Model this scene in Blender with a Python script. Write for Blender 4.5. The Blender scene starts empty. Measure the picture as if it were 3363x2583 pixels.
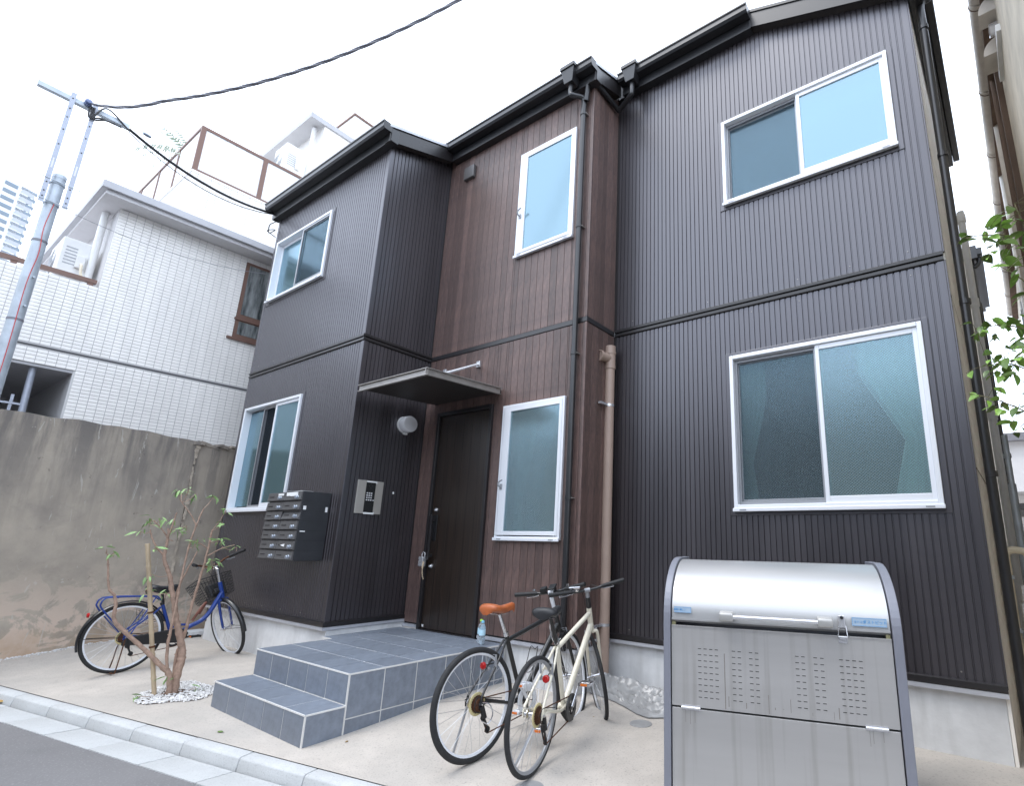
import bpy, bmesh, math, random
from mathutils import Vector, Matrix, noise
random.seed(7)
R = math.radians
SC = bpy.context.scene
COL = SC.collection

# ------------------------------------------------------------------ camera
cam_d = bpy.data.cameras.new('camera'); cam = bpy.data.objects.new('camera', cam_d); COL.objects.link(cam)
rx, ry, rz = .2423, .023, .6027
fw = Vector((-math.sin(rz)*math.cos(rx), math.cos(rz)*math.cos(rx), math.sin(rx)))
ri = Vector((math.cos(rz), math.sin(rz), 0)); up = ri.cross(fw)
r2 = ri*math.cos(ry)+up*math.sin(ry); u2 = -ri*math.sin(ry)+up*math.cos(ry)
m3 = Matrix((r2, u2, -fw)).transposed()
cam.matrix_world = Matrix.Translation((1.785, -4.699, 1.419)) @ m3.to_4x4()
cam_d.sensor_width = 36; cam_d.lens = 1733.01/3363*36
cam_d.shift_x = -(1994.73-1681.5)/3363; cam_d.shift_y = (1362.14-1291.5)/3363
cam_d.clip_start = .05; cam_d.clip_end = 3000
SC.camera = cam

# ------------------------------------------------------------------ sky, sun, exposure
SUN_EL, SUN_AZ = R(64), R(-150)          # high behind the camera, veiled by cloud
w = bpy.data.worlds.new('World'); SC.world = w; w.use_nodes = True
nt = w.node_tree; nt.nodes.clear()
sky = nt.nodes.new('ShaderNodeTexSky'); sky.sky_type = 'NISHITA'; sky.sun_disc = False
sky.sun_elevation = SUN_EL; sky.sun_rotation = SUN_AZ; sky.dust_density = 3
tc = nt.nodes.new('ShaderNodeTexCoord'); nz = nt.nodes.new('ShaderNodeTexNoise')
nz.inputs['Scale'].default_value = 2.2; nz.inputs['Detail'].default_value = 4
nt.links.new(tc.outputs['Generated'], nz.inputs['Vector'])
cr = nt.nodes.new('ShaderNodeValToRGB')
cr.color_ramp.elements[0].position = .3; cr.color_ramp.elements[0].color = (11.3, 12.7, 15.0, 1)
cr.color_ramp.elements[1].position = .7; cr.color_ramp.elements[1].color = (13.2, 14.5, 16.6, 1)
nt.links.new(nz.outputs['Fac'], cr.inputs['Fac'])
mx = nt.nodes.new('ShaderNodeMixRGB'); mx.inputs['Fac'].default_value = .86
nt.links.new(sky.outputs['Color'], mx.inputs['Color1']); nt.links.new(cr.outputs['Color'], mx.inputs['Color2'])
bg = nt.nodes.new('ShaderNodeBackground'); bg.inputs['Strength'].default_value = .12
wo = nt.nodes.new('ShaderNodeOutputWorld')
nt.links.new(mx.outputs['Color'], bg.inputs['Color']); nt.links.new(bg.outputs['Background'], wo.inputs['Surface'])
sd = bpy.data.lights.new('sun', 'SUN'); sd.energy = .75; sd.angle = R(22); sd.color = (1, .96, .9)
so = bpy.data.objects.new('sun', sd); COL.objects.link(so)
sdir = Vector((math.sin(SUN_AZ)*math.cos(SUN_EL), math.cos(SUN_AZ)*math.cos(SUN_EL), math.sin(SUN_EL)))
so.rotation_euler = sdir.to_track_quat('Z', 'Y').to_euler()
SC.view_settings.view_transform = 'Standard'; SC.view_settings.look = 'None'
SC.view_settings.exposure = .80; SC.view_settings.gamma = 1; SC.view_settings.use_curve_mapping = False
SC.cycles.use_denoising = True
SC.cycles.max_bounces = 8; SC.cycles.transparent_max_bounces = 12

# ------------------------------------------------------------------ materials
MATS = {}
def pm(name, col, rough=.5, metal=0., var=.0, vs=6., bump=0., bs=60., rand=0., spec=.5, stretch=(1,1,1), col2=None, detail=4, ior=None, rvar=0.):
    m = bpy.data.materials.new(name); m.use_nodes = True; n = m.node_tree.nodes; l = m.node_tree.links
    b = n['Principled BSDF']; b.inputs['Roughness'].default_value = rough; b.inputs['Metallic'].default_value = metal
    b.inputs['Specular IOR Level'].default_value = spec
    if ior: b.inputs['IOR'].default_value = ior
    c = (*col, 1)
    src = None
    if var or bump or rvar:
        t = n.new('ShaderNodeTexCoord'); mp = n.new('ShaderNodeMapping'); mp.inputs['Scale'].default_value = stretch
        l.new(t.outputs['Object'], mp.inputs['Vector'])
    if var:
        nz = n.new('ShaderNodeTexNoise'); nz.inputs['Scale'].default_value = vs; nz.inputs['Detail'].default_value = detail
        nz.inputs['Roughness'].default_value = .62
        l.new(mp.outputs['Vector'], nz.inputs['Vector'])
        mr = n.new('ShaderNodeMapRange'); mr.inputs['From Min'].default_value = .3; mr.inputs['From Max'].default_value = .7
        l.new(nz.outputs['Fac'], mr.inputs['Value'])
        mixc = n.new('ShaderNodeMixRGB'); l.new(mr.outputs['Result'], mixc.inputs['Fac'])
        mixc.inputs['Color1'].default_value = (*[x*(1-var) for x in col], 1)
        mixc.inputs['Color2'].default_value = (*(col2 or [x*(1+var) for x in col]), 1)
        src = mixc.outputs['Color']
        if rvar:
            rr = n.new('ShaderNodeMapRange'); rr.inputs['To Min'].default_value = rough-rvar; rr.inputs['To Max'].default_value = rough+rvar
            l.new(nz.outputs['Fac'], rr.inputs['Value']); l.new(rr.outputs['Result'], b.inputs['Roughness'])
    if rand:
        oi = n.new('ShaderNodeObjectInfo'); mr2 = n.new('ShaderNodeMapRange')
        mr2.inputs['To Min'].default_value = 1-rand; mr2.inputs['To Max'].default_value = 1+rand
        l.new(oi.outputs['Random'], mr2.inputs['Value'])
        mu = n.new('ShaderNodeVectorMath'); mu.operation = 'SCALE'
        if src: l.new(src, mu.inputs[0])
        else: mu.inputs[0].default_value = col
        l.new(mr2.outputs['Result'], mu.inputs['Scale']); src = mu.outputs['Vector']
    if src: l.new(src, b.inputs['Base Color'])
    else: b.inputs['Base Color'].default_value = c
    if bump:
        n2 = n.new('ShaderNodeTexNoise'); n2.inputs['Scale'].default_value = bs; n2.inputs['Detail'].default_value = 5
        l.new(mp.outputs['Vector'], n2.inputs['Vector'])
        bp = n.new('ShaderNodeBump'); bp.inputs['Strength'].default_value = bump; bp.inputs['Distance'].default_value = .01
        l.new(n2.outputs['Fac'], bp.inputs['Height']); l.new(bp.outputs['Normal'], b.inputs['Normal'])
    MATS[name] = m
    return m

siding_m = pm('brown_metal_siding', (.023,.0185,.0195), .36, 0, .25, 1.5, .10, 1.3, ior=2.05, stretch=(4,4,.22), rvar=.09)
siding_m.node_tree.nodes['Principled BSDF'].inputs['Specular Tint'].default_value = (.92,.92,1.,1)
trim_m = pm('dark_trim', (.016,.014,.015), .35, 0, .15, 6, ior=1.6)
black_m = pm('black_gutter', (.018,.018,.020), .32, ior=1.6, var=.2, vs=5)
found_m = pm('foundation_concrete', (.68,.685,.69), .85, 0, .13, 3.2, .15, 40)
flash_m = pm('silver_flashing', (.52,.53,.57), .4, .3, .08, 8)
alu_m = pm('white_aluminium', (.80,.82,.86), .35, .15)
alu_d = pm('grey_aluminium', (.35,.36,.38), .4, .4)
beige_side = pm('beige_side_panel', (.90,.86,.80), .6, 0, .08, 4)
soil_m = pm('beige_brown_pipe', (.40,.295,.24), .45, 0, .06, 5)
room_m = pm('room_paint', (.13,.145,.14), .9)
canopy_m = pm('bronze_grey_metal', (.36,.34,.32), .38, .5, .1, 9)
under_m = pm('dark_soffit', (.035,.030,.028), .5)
steel_m = pm('polished_steel', (.70,.70,.72), .25, .7)
brushed_m = pm('brushed_steel', (.50,.485,.47), .36, .50, .10, 3., .02, 220, stretch=(.08,1,1), rvar=.07)
def streaks(m, dark, amt, st=(26,26,.9), lo=.52, hi=.72):
    n, l = m.node_tree.nodes, m.node_tree.links; b = n['Principled BSDF']; old = b.inputs['Base Color'].links[0].from_socket
    t = n.new('ShaderNodeTexCoord'); mp = n.new('ShaderNodeMapping'); mp.inputs['Scale'].default_value = st; nz = n.new('ShaderNodeTexNoise'); nz.inputs['Scale'].default_value = 1.; nz.inputs['Detail'].default_value = 6
    l.new(t.outputs['Object'], mp.inputs['Vector']); l.new(mp.outputs['Vector'], nz.inputs['Vector']); mr = n.new('ShaderNodeMapRange'); mr.inputs['From Min'].default_value = lo; mr.inputs['From Max'].default_value = hi; mr.inputs['To Max'].default_value = amt
    l.new(nz.outputs['Fac'], mr.inputs['Value']); x = n.new('ShaderNodeMixRGB'); l.new(mr.outputs['Result'], x.inputs['Fac']); l.new(old, x.inputs['Color1']); x.inputs['Color2'].default_value = (*dark, 1); l.new(x.outputs['Color'], b.inputs['Base Color'])
lid_m = pm('brushed_lid_steel', (.50,.495,.49), .34, .55, .05, 3., .02, 220, stretch=(.08,1,1), rvar=.04)
streaks(brushed_m, (.26,.24,.21), .34); streaks(found_m, (.50,.50,.495), .5, (9,9,1.2))
lamp_m = pm('opal_lamp', (.72,.72,.74), .25)
white_pl = pm('white_plastic', (.76,.76,.75), .4, var=.05, vs=8)
paper_m = pm('white_paper', (.82,.82,.82), .7)
box_m = pm('graphite_box', (.10,.098,.10), .38, .15, .12, 10)
boxside_m = pm('graphite_box_side', (.035,.037,.042), .4, .1, .15, 6)
knob_m = pm('steel_knob', (.36,.40,.46), .3, .7)
dark_m = pm('near_black', (.01,.01,.011), .5)
rubber_m = pm('tyre_rubber', (.022,.022,.023), .75, 0, .25, 30, .3, 160)
chrome_m = pm('chrome', (.68,.68,.70), .18, 1.)
rust_m = pm('rusty_steel', (.30,.11,.04), .75, .3, .5, 45, .3, 120, col2=(.06,.035,.025))
cream_m = pm('cream_paint', (.78,.73,.60), .3, 0, .05, 10)
matblk_m = pm('black_paint', (.012,.012,.013), .28, ior=1.6)
blue_m = pm('blue_paint', (.016,.050,.25), .28, 0, .1, 9)
tan_m = pm('orange_leather', (.40,.105,.03), .45, 0, .15, 20, .1, 90)
brn_m = pm('brown_leather', (.17,.06,.04), .5, 0, .2, 12)
blkv_m = pm('black_vinyl', (.022,.022,.024), .5, 0, .1, 14, .1, 60)
grip_m = pm('black_rubber_grip', (.015,.015,.016), .6)
red_m = pm('red_reflector', (.42,.008,.008), .22, 0, .3, 60)
amber_m = pm('amber_reflector', (.75,.18,.02), .3)
disc_m = pm('yellowed_plastic', (.62,.53,.28), .35)
spoke_m = pm('spoke_steel', (.55,.55,.56), .3, .9)
tile_b = pm('slate_blue_tile', (.180,.206,.250), .42, 0, .16, 14, .12, 80, rand=.10, rvar=.08)
grout_m = pm('pale_grout', (.66,.65,.63), .9)
bark_m = pm('bark', (.36,.245,.185), .85, 0, .28, 25, .5, 60)
bamboo_m = pm('bamboo', (.50,.39,.26), .5, 0, .2, 12, stretch=(1,1,.2))
leaf_m = pm('leaf_green', (.24,.38,.14), .45, 0, .3, 20, rand=.3)
leaf2_m = pm('leaf_deep_green', (.19,.34,.06), .32, 0, .3, 12, rand=.65)
stem_m = pm('green_brown_stem', (.14,.13,.06), .7)
pebble_m = pm('white_pebble', (.66,.65,.64), .7, 0, .30, 30)
soil_d = pm('dark_soil', (.09,.06,.04), .95, 0, .4, 30, .4, 60)
dryleaf_m = pm('dry_leaf', (.35,.22,.06), .7, rand=.3)
galv_m = pm('galvanised_steel', (.47,.52,.57), .5, .35, .14, 7, .05, 30)
galv2_m = pm('galvanised_channel', (.40,.43,.50), .45, .3, .08, 10)
cable_m = pm('cable_grey', (.22,.22,.25), .5)
cableb_m = pm('cable_black', (.02,.02,.022), .5)
redw_m = pm('red_wire', (.6,.08,.08), .5)
tile_w = pm('white_wall_tile', (.93,.905,.87), .28, 0, .055, 3, rand=.035, stretch=(2,2,.35))
grout_g = pm('grey_grout', (.58,.57,.57), .9)
rend_m = pm('pale_render', (.66,.65,.66), .8, 0, .05, 4)
eave_m = pm('eave_paint', (.50,.50,.52), .7, 0, .06, 3)
brown_al = pm('brown_aluminium', (.19,.11,.085), .45, .1)
frost_m = pm('frosted_panel', (.90,.90,.91), .3)
nglass_m = pm('neighbour_glass', (.10,.12,.125), .12, 0, .6, 3, stretch=(1,4,.6), col2=(.34,.36,.36))
tower_w = pm('tower_white', (.75,.78,.82), .6)
tower_g = pm('tower_glass', (.20,.25,.30), .3)
beige_w = pm('beige_mortar', (.62,.56,.46), .9, 0, .16, 3, .2, 40)
gutter_b = pm('beige_gutter', (.58,.53,.47), .55, 0, .12, 6)
rooft_m = pm('grey_roof_tile', (.2,.2,.22), .5)
oldwood_m = pm('weathered_wood', (.13,.085,.06), .85, 0, .3, 8, stretch=(1,1,.1))
cream_pipe = pm('cream_pipe', (.82,.74,.58), .45, 0, .08, 6)
meter_m = pm('meter_white', (.74,.75,.76), .4)
tarp_m = pm('silver_tarpaulin', (.33,.33,.33), .36, .1, .1, 8)
opp_m = pm('opposite_render', (.20,.19,.18), .8, 0, .2, 1.5)
oppd_m = pm('opposite_roof', (.07,.07,.075), .6)
ring_m = pm('grey_cover', (.30,.30,.30), .6, 0, .15, 20)
bottle_m = bpy.data.materials.new('clear_plastic'); bottle_m.use_nodes = True
_b = bottle_m.node_tree.nodes['Principled BSDF']; _b.inputs['Transmission Weight'].default_value = .85
_b.inputs['Roughness'].default_value = .08; _b.inputs['Base Color'].default_value = (.85,.93,.98,1); _b.inputs['IOR'].default_value = 1.2
cap_b = pm('blue_cap', (.25,.62,.85), .4); cap_g = pm('green_cap', (.45,.75,.08), .4); lab_m = pm('bottle_label', (.50,.75,.88), .5)
ink_m = pm('blue_print', (.06,.30,.62), .5); sticker_m = pm('pale_blue_sticker', (.36,.46,.56), .4)
stain_m = pm('rust_stain', (.30,.275,.25), .6, .5)
panelplate_m = pm('champagne_plate', (.52,.49,.45), .4, .5, .04, 5)
keym = pm('key_grey', (.7,.7,.72), .4)

def nodes_of(m): return m.node_tree.nodes, m.node_tree.links
# wood-look boards: dark brown with cross grain, each board its own tone
def wood_mat(name, col, col2, rand):
    m = pm(name, col, .46, 0, .30, 5, .0, rand=rand, col2=col2, stretch=(7,7,2.2), detail=8, ior=1.6)
    n, l = nodes_of(m); b = n['Principled BSDF']
    t = n.new('ShaderNodeTexCoord'); mp = n.new('ShaderNodeMapping'); mp.inputs['Scale'].default_value = (9,9,42); mp.inputs['Rotation'].default_value = (0,.5,0)
    nz = n.new('ShaderNodeTexNoise'); nz.inputs['Scale'].default_value = 4; nz.inputs['Detail'].default_value = 6; nz.inputs['Distortion'].default_value = .6
    bp = n.new('ShaderNodeBump'); bp.inputs['Strength'].default_value = .28; bp.inputs['Distance'].default_value = .003
    l.new(t.outputs['Object'], mp.inputs['Vector']); l.new(mp.outputs['Vector'], nz.inputs['Vector']); l.new(nz.outputs['Fac'], bp.inputs['Height']); l.new(bp.outputs['Normal'], b.inputs['Normal'])
    return m
board_m = wood_mat('brown_board', (.105,.070,.064), (.155,.095,.080), .24)
door_m = pm('dark_door_veneer', (.016,.011,.009), .30, 0, .5, 6, ior=1.6, stretch=(14,14,.35), col2=(.034,.021,.014))

def glass_mat(name, wired):
    m = bpy.data.materials.new(name); m.use_nodes = True; n, l = nodes_of(m)
    n.remove(n['Principled BSDF']); out = n['Material Output']
    g = n.new('ShaderNodeBsdfGlossy'); g.inputs['Color'].default_value = (.46,.64,.76,1); g.inputs['Roughness'].default_value = .16
    tr = n.new('ShaderNodeBsdfTransparent'); tr.inputs['Color'].default_value = (.80,.95,.94,1) if wired else (.50,.68,.72,1)
    df = n.new('ShaderNodeBsdfDiffuse'); df.inputs['Color'].default_value = (.20,.36,.37,1)
    m1 = n.new('ShaderNodeMixShader'); m1.inputs[0].default_value = .16 if wired else .30
    l.new(tr.outputs[0], m1.inputs[1]); l.new(df.outputs[0], m1.inputs[2])
    fr = n.new('ShaderNodeFresnel'); fr.inputs['IOR'].default_value = 1.5
    ma = n.new('ShaderNodeMath'); ma.operation = 'MULTIPLY_ADD'; ma.inputs[1].default_value = .75; ma.inputs[2].default_value = .15 if wired else .34; ma.use_clamp = True
    l.new(fr.outputs[0], ma.inputs[0])
    m2 = n.new('ShaderNodeMixShader'); l.new(ma.outputs[0], m2.inputs[0]); l.new(m1.outputs[0], m2.inputs[1]); l.new(g.outputs[0], m2.inputs[2])
    if wired:                                        # cross-wired patterned glass
        t = n.new('ShaderNodeTexCoord'); hs = []
        for ang in (48, -48):
            mp = n.new('ShaderNodeMapping'); mp.inputs['Rotation'].default_value = (0, R(ang), 0)
            wv = n.new('ShaderNodeTexWave'); wv.inputs['Scale'].default_value = 19; wv.bands_direction = 'X'
            l.new(t.outputs['Object'], mp.inputs['Vector']); l.new(mp.outputs['Vector'], wv.inputs['Vector'])
            pw = n.new('ShaderNodeMath'); pw.operation = 'POWER'; pw.inputs[1].default_value = 7; l.new(wv.outputs['Fac'], pw.inputs[0]); hs.append(pw)
        mxm = n.new('ShaderNodeMath'); mxm.operation = 'MAXIMUM'; l.new(hs[0].outputs[0], mxm.inputs[0]); l.new(hs[1].outputs[0], mxm.inputs[1])
        bp = n.new('ShaderNodeBump'); bp.inputs['Strength'].default_value = .10; bp.inputs['Distance'].default_value = .002
        l.new(mxm.outputs[0], bp.inputs['Height'])
        l.new(bp.outputs['Normal'], g.inputs['Normal'])
        mc = n.new('ShaderNodeMixRGB'); mc.inputs['Color1'].default_value = (.17,.31,.32,1); mc.inputs['Color2'].default_value = (.75,.85,.85,1)
        l.new(mxm.outputs[0], mc.inputs['Fac']); l.new(mc.outputs['Color'], df.inputs['Color'])
    if wired:
        wd = n.new('ShaderNodeBsdfDiffuse'); wd.inputs['Color'].default_value = (.55,.63,.63,1)
        wf = n.new('ShaderNodeMath'); wf.operation = 'MULTIPLY'; wf.inputs[1].default_value = .22; l.new(mxm.outputs[0], wf.inputs[0])
        m4 = n.new('ShaderNodeMixShader'); l.new(wf.outputs[0], m4.inputs[0]); l.new(m2.outputs[0], m4.inputs[1]); l.new(wd.outputs[0], m4.inputs[2]); m2 = m4
    l.new(m2.outputs[0], out.inputs['Surface'])
    return m
glass_m = glass_mat('frosted_glass', False); glassw_m = glass_mat('wired_glass', True)
curtain_m = pm('pale_curtain', (.80,.88,.84), .9)
screen_m = bpy.data.materials.new('insect_screen'); screen_m.use_nodes = True
_n, _l = nodes_of(screen_m); _n.remove(_n['Principled BSDF'])
_t = _n.new('ShaderNodeBsdfTransparent'); _d = _n.new('ShaderNodeBsdfDiffuse'); _d.inputs['Color'].default_value = (.05,.06,.075,1)
_x = _n.new('ShaderNodeMixShader'); _x.inputs[0].default_value = .22
_l.new(_t.outputs[0], _x.inputs[1]); _l.new(_d.outputs[0], _x.inputs[2]); _l.new(_x.outputs[0], _n['Material Output'].inputs['Surface'])

# weathered boundary wall: grimy head, peeled plaster near the foot, streaks
def oldwall_mat():
    m = pm('weathered_concrete', (.33,.285,.235), .92); n, l = nodes_of(m); b = n['Principled BSDF']
    t = n.new('ShaderNodeTexCoord')
    def noise_(sc, st, det=6, dist=0.):
        mp = n.new('ShaderNodeMapping'); mp.inputs['Scale'].default_value = st
        nz = n.new('ShaderNodeTexNoise'); nz.inputs['Scale'].default_value = sc; nz.inputs['Detail'].default_value = det; nz.inputs['Distortion'].default_value = dist
        nz.inputs['Roughness'].default_value = .65
        l.new(t.outputs['Object'], mp.inputs['Vector']); l.new(mp.outputs['Vector'], nz.inputs['Vector']); return nz.outputs['Fac']
    def rng(src, a, bb, lo=0., hi=1.):
        r = n.new('ShaderNodeMapRange'); r.inputs['From Min'].default_value = a; r.inputs['From Max'].default_value = bb
        r.inputs['To Min'].default_value = lo; r.inputs['To Max'].default_value = hi; l.new(src, r.inputs['Value']); return r.outputs['Result']
    def mix(f, c1, c2):
        x = n.new('ShaderNodeMixRGB'); l.new(f, x.inputs['Fac'])
        for s, c in ((x.inputs['Color1'], c1), (x.inputs['Color2'], c2)):
            if isinstance(c, tuple): s.default_value = (*c, 1)
            else: l.new(c, s)
        return x.outputs['Color']
    def math_(op, a, bb):
        x = n.new('ShaderNodeMath'); x.operation = op; x.use_clamp = True
        for i, v in enumerate((a, bb)):
            if isinstance(v, (int, float)): x.inputs[i].default_value = v
            else: l.new(v, x.inputs[i])
        return x.outputs[0]
    sep = n.new('ShaderNodeSeparateXYZ'); l.new(t.outputs['Object'], sep.inputs[0]); z = sep.outputs['Z']
    base = mix(rng(noise_(1.6, (1,1,1)), .3, .7), (.36,.315,.265), (.52,.45,.365))
    streak = rng(noise_(2.4, (3,3,.35), 7), .42, .68)
    grime = math_('MULTIPLY', rng(z, 1.1, 3.0), math_('ADD', streak, .35))
    c = mix(grime, base, (.165,.15,.14))
    blot = rng(noise_(1.1, (1,1,1), 8, .4), .52, .60); c = mix(math_('MULTIPLY', blot, .38), c, (.20,.18,.165))
    spots = rng(noise_(9, (1,1,1), 5), .66, .72)
    c = mix(math_('MULTIPLY', spots, .6), c, (.10,.09,.085))
    lowz = rng(z, 1.05, .35)
    peel = math_('MULTIPLY', rng(noise_(2.1, (1,1,1.2), 6, .8), .50, .54), lowz)
    c = mix(peel, c, (.62,.50,.41))
    foot = math_('MULTIPLY', rng(z, .35, .1), rng(noise_(3, (1,1,1)), .35, .6))
    c = mix(math_('MULTIPLY', foot, .6), c, (.42,.27,.15))
    scr = rng(noise_(2.2, (1,3,.6), 4, 2.5), .655, .668)
    c = mix(math_('MULTIPLY', scr, .55), c, (.55,.52,.47))
    l.new(c, b.inputs['Base Color'])
    bp = n.new('ShaderNodeBump'); bp.inputs['Strength'].default_value = .6; bp.inputs['Distance'].default_value = .012
    h = math_('ADD', math_('MULTIPLY', noise_(24, (1,1,1), 8), .6), math_('MULTIPLY', peel, -.5)); l.new(h, bp.inputs['Height']); l.new(bp.outputs['Normal'], b.inputs['Normal'])
    return m
oldwall_m = oldwall_mat()
def apron_mat(name, a, bb, c, sc):
    m = pm(name, a, .85, 0, .08, sc, .22, 90); n, l = nodes_of(m); b = n['Principled BSDF']
    old = b.inputs['Base Color'].links[0].from_socket
    t = n.new('ShaderNodeTexCoord'); nz = n.new('ShaderNodeTexNoise'); nz.inputs['Scale'].default_value = .9; nz.inputs['Detail'].default_value = 7; nz.inputs['Roughness'].default_value = .6
    l.new(t.outputs['Object'], nz.inputs['Vector']); mr = n.new('ShaderNodeMapRange'); mr.inputs['From Min'].default_value = .42; mr.inputs['From Max'].default_value = .68
    mr.inputs['To Max'].default_value = .75
    l.new(nz.outputs['Fac'], mr.inputs['Value']); x = n.new('ShaderNodeMixRGB'); l.new(mr.outputs['Result'], x.inputs['Fac']); l.new(old, x.inputs['Color1']); x.inputs['Color2'].default_value = (*bb, 1)
    n3 = n.new('ShaderNodeTexNoise'); n3.inputs['Scale'].default_value = 75 if name != 'kerb_concrete' else 110; n3.inputs['Detail'].default_value = 5; l.new(t.outputs['Object'], n3.inputs['Vector'])
    mr3 = n.new('ShaderNodeMapRange'); mr3.inputs['From Min'].default_value = .56; mr3.inputs['From Max'].default_value = .72; mr3.inputs['To Max'].default_value = .55; l.new(n3.outputs['Fac'], mr3.inputs['Value'])
    x2 = n.new('ShaderNodeMixRGB'); l.new(mr3.outputs['Result'], x2.inputs['Fac']); l.new(x.outputs['Color'], x2.inputs['Color1']); x2.inputs['Color2'].default_value = (*c, 1)
    l.new(x2.outputs['Color'], b.inputs['Base Color'])
    return m
apron_m = apron_mat('forecourt_concrete', (.515,.470,.420), (.40,.375,.345), (.22,.20,.185), 5)
road_m = apron_mat('asphalt', (.175,.17,.172), (.20,.195,.197), (.30,.295,.29), 3)
kerb_m = apron_mat('kerb_concrete', (.52,.53,.53), (.42,.43,.43), (.27,.27,.27), 4)

# ------------------------------------------------------------------ mesh helper
class M:
    def __init__(s): s.v = []; s.f = []
    def add(s, vs, fs):
        o = len(s.v); s.v += [Vector(p) for p in vs]; s.f += [tuple(i+o for i in f) for f in fs]; return s
    def box(s, x0, x1, y0, y1, z0, z1):
        return s.add([(x0,y0,z0),(x1,y0,z0),(x1,y1,z0),(x0,y1,z0),(x0,y0,z1),(x1,y0,z1),(x1,y1,z1),(x0,y1,z1)],
                     [(0,3,2,1),(4,5,6,7),(0,1,5,4),(1,2,6,5),(2,3,7,6),(3,0,4,7)])
    def obox(s, c, ax, ay, az, sz):
        c = Vector(c); ax, ay, az = [Vector(a).normalized()*h/2 for a, h in zip((ax, ay, az), sz)]
        return s.add([c+ax*i+ay*j+az*k for k in (-1,1) for i, j in ((-1,-1),(1,-1),(1,1),(-1,1))],
                     [(0,3,2,1),(4,5,6,7),(0,1,5,4),(1,2,6,5),(2,3,7,6),(3,0,4,7)])
    def bar(s, p0, p1, wd, hd, upv=(0,0,1)):
        p0, p1 = Vector(p0), Vector(p1); d = p1-p0; u = Vector(upv); sd = d.cross(u)
        if sd.length < 1e-5: sd = d.cross(Vector((1,0,0)))
        return s.obox((p0+p1)/2, d, sd, sd.cross(d), (d.length, wd, hd))
    def tube(s, pts, r, n=8, closed=False, caps=True, flat=1.):
        pts = [Vector(p) for p in pts]; k = len(pts)
        rs = r if isinstance(r, (list, tuple)) else [r]*k
        T = []
        for i in range(k):
            a = pts[(i-1) % k] if (closed or i > 0) else pts[i]; b = pts[(i+1) % k] if (closed or i < k-1) else pts[i]
            T.append((b-a).normalized())
        ref = Vector((0,0,1)) if abs(T[0].z) < .9 else Vector((1,0,0))
        N = (ref-T[0]*ref.dot(T[0])).normalized(); vs = []
        for i in range(k):
            N = (N-T[i]*N.dot(T[i]))
            N = N.normalized() if N.length > 1e-6 else T[i].orthogonal().normalized()
            B = T[i].cross(N)
            for j in range(n):
                a = 2*math.pi*j/n; vs.append(pts[i]+N*math.cos(a)*rs[i]+B*math.sin(a)*rs[i]*flat)
        fs = []
        for i in range(k if closed else k-1):
            for j in range(n):
                a, b = i*n+j, i*n+(j+1) % n; c, d = ((i+1) % k)*n+(j+1) % n, ((i+1) % k)*n+j
                fs.append((a, b, c, d))
        if caps and not closed:
            fs.append(tuple(range(n-1, -1, -1))); fs.append(tuple((k-1)*n+j for j in range(n)))
        return s.add(vs, fs)
    def cyl(s, p0, p1, r, n=16): return s.tube([p0, p1], r, n)
    def torus(s, c, ax, Rr, r, nR=48, nr=10, flat=1.):
        c = Vector(c); ax = Vector(ax).normalized(); a = ax.orthogonal().normalized(); b = ax.cross(a); vs = []
        for i in range(nR):
            t = 2*math.pi*i/nR; d = a*math.cos(t)+b*math.sin(t)
            for j in range(nr):
                p = 2*math.pi*j/nr; vs.append(c+d*(Rr+r*math.cos(p))+ax*r*flat*math.sin(p))
        fs = [(i*nr+j, ((i+1) % nR)*nr+j, ((i+1) % nR)*nr+(j+1) % nr, i*nr+(j+1) % nr) for i in range(nR) for j in range(nr)]
        return s.add(vs, fs)
    def lathe(s, prof, o, ax, n=24):
        o = Vector(o); ax = Vector(ax).normalized(); a = ax.orthogonal().normalized(); b = ax.cross(a); k = len(prof); vs = []
        for i in range(n):
            t = 2*math.pi*i/n; d = a*math.cos(t)+b*math.sin(t)
            for r, h in prof: vs.append(o+d*r+ax*h)
        fs = [(i*k+j, ((i+1) % n)*k+j, ((i+1) % n)*k+j+1, i*k+j+1) for i in range(n) for j in range(k-1)]
        return s.add(vs, fs)
    def ext(s, prof, o, A, B, L, length):
        o, A, B, L = Vector(o), Vector(A), Vector(B), Vector(L); k = len(prof)
        vs = [o+A*a+B*b for a, b in prof]+[o+A*a+B*b+L*length for a, b in prof]
        return s.add(vs, [tuple(range(k-1,-1,-1)), tuple(range(k,2*k))]+[(i,(i+1) % k,k+(i+1) % k,k+i) for i in range(k)])
    def grid(s, fn, nu, nv):
        vs = [fn(i/nu, j/nv) for i in range(nu+1) for j in range(nv+1)]
        return s.add(vs, [(i*(nv+1)+j,(i+1)*(nv+1)+j,(i+1)*(nv+1)+j+1,i*(nv+1)+j+1) for i in range(nu) for j in range(nv)])
    def xf(s, mt): s.v = [mt @ p for p in s.v]; return s
    def mesh(s, name, mat, smooth=False, bevel=0, fix=True):
        me = bpy.data.meshes.new(name); me.from_pydata([tuple(p) for p in s.v], [], s.f); me.validate()
        if fix or bevel:
            b = bmesh.new(); b.from_mesh(me)
            if fix: bmesh.ops.recalc_face_normals(b, faces=b.faces)
            if bevel: bmesh.ops.bevel(b, geom=[e for e in b.edges if e.calc_face_angle(0) > .5], offset=bevel, segments=2, affect='EDGES', profile=.5, clamp_overlap=True)
            b.to_mesh(me); b.free()
        if mat: me.materials.append(mat)
        if smooth:
            me.polygons.foreach_set('use_smooth', [True]*len(me.polygons)); me.set_sharp_from_angle(angle=R(smooth if smooth is not True else 40))
        me.update(); return me
    def build(s, name, mat, parent=None, smooth=False, bevel=0, fix=True):
        return link(name, s.mesh(name, mat, smooth, bevel, fix), parent)
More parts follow.
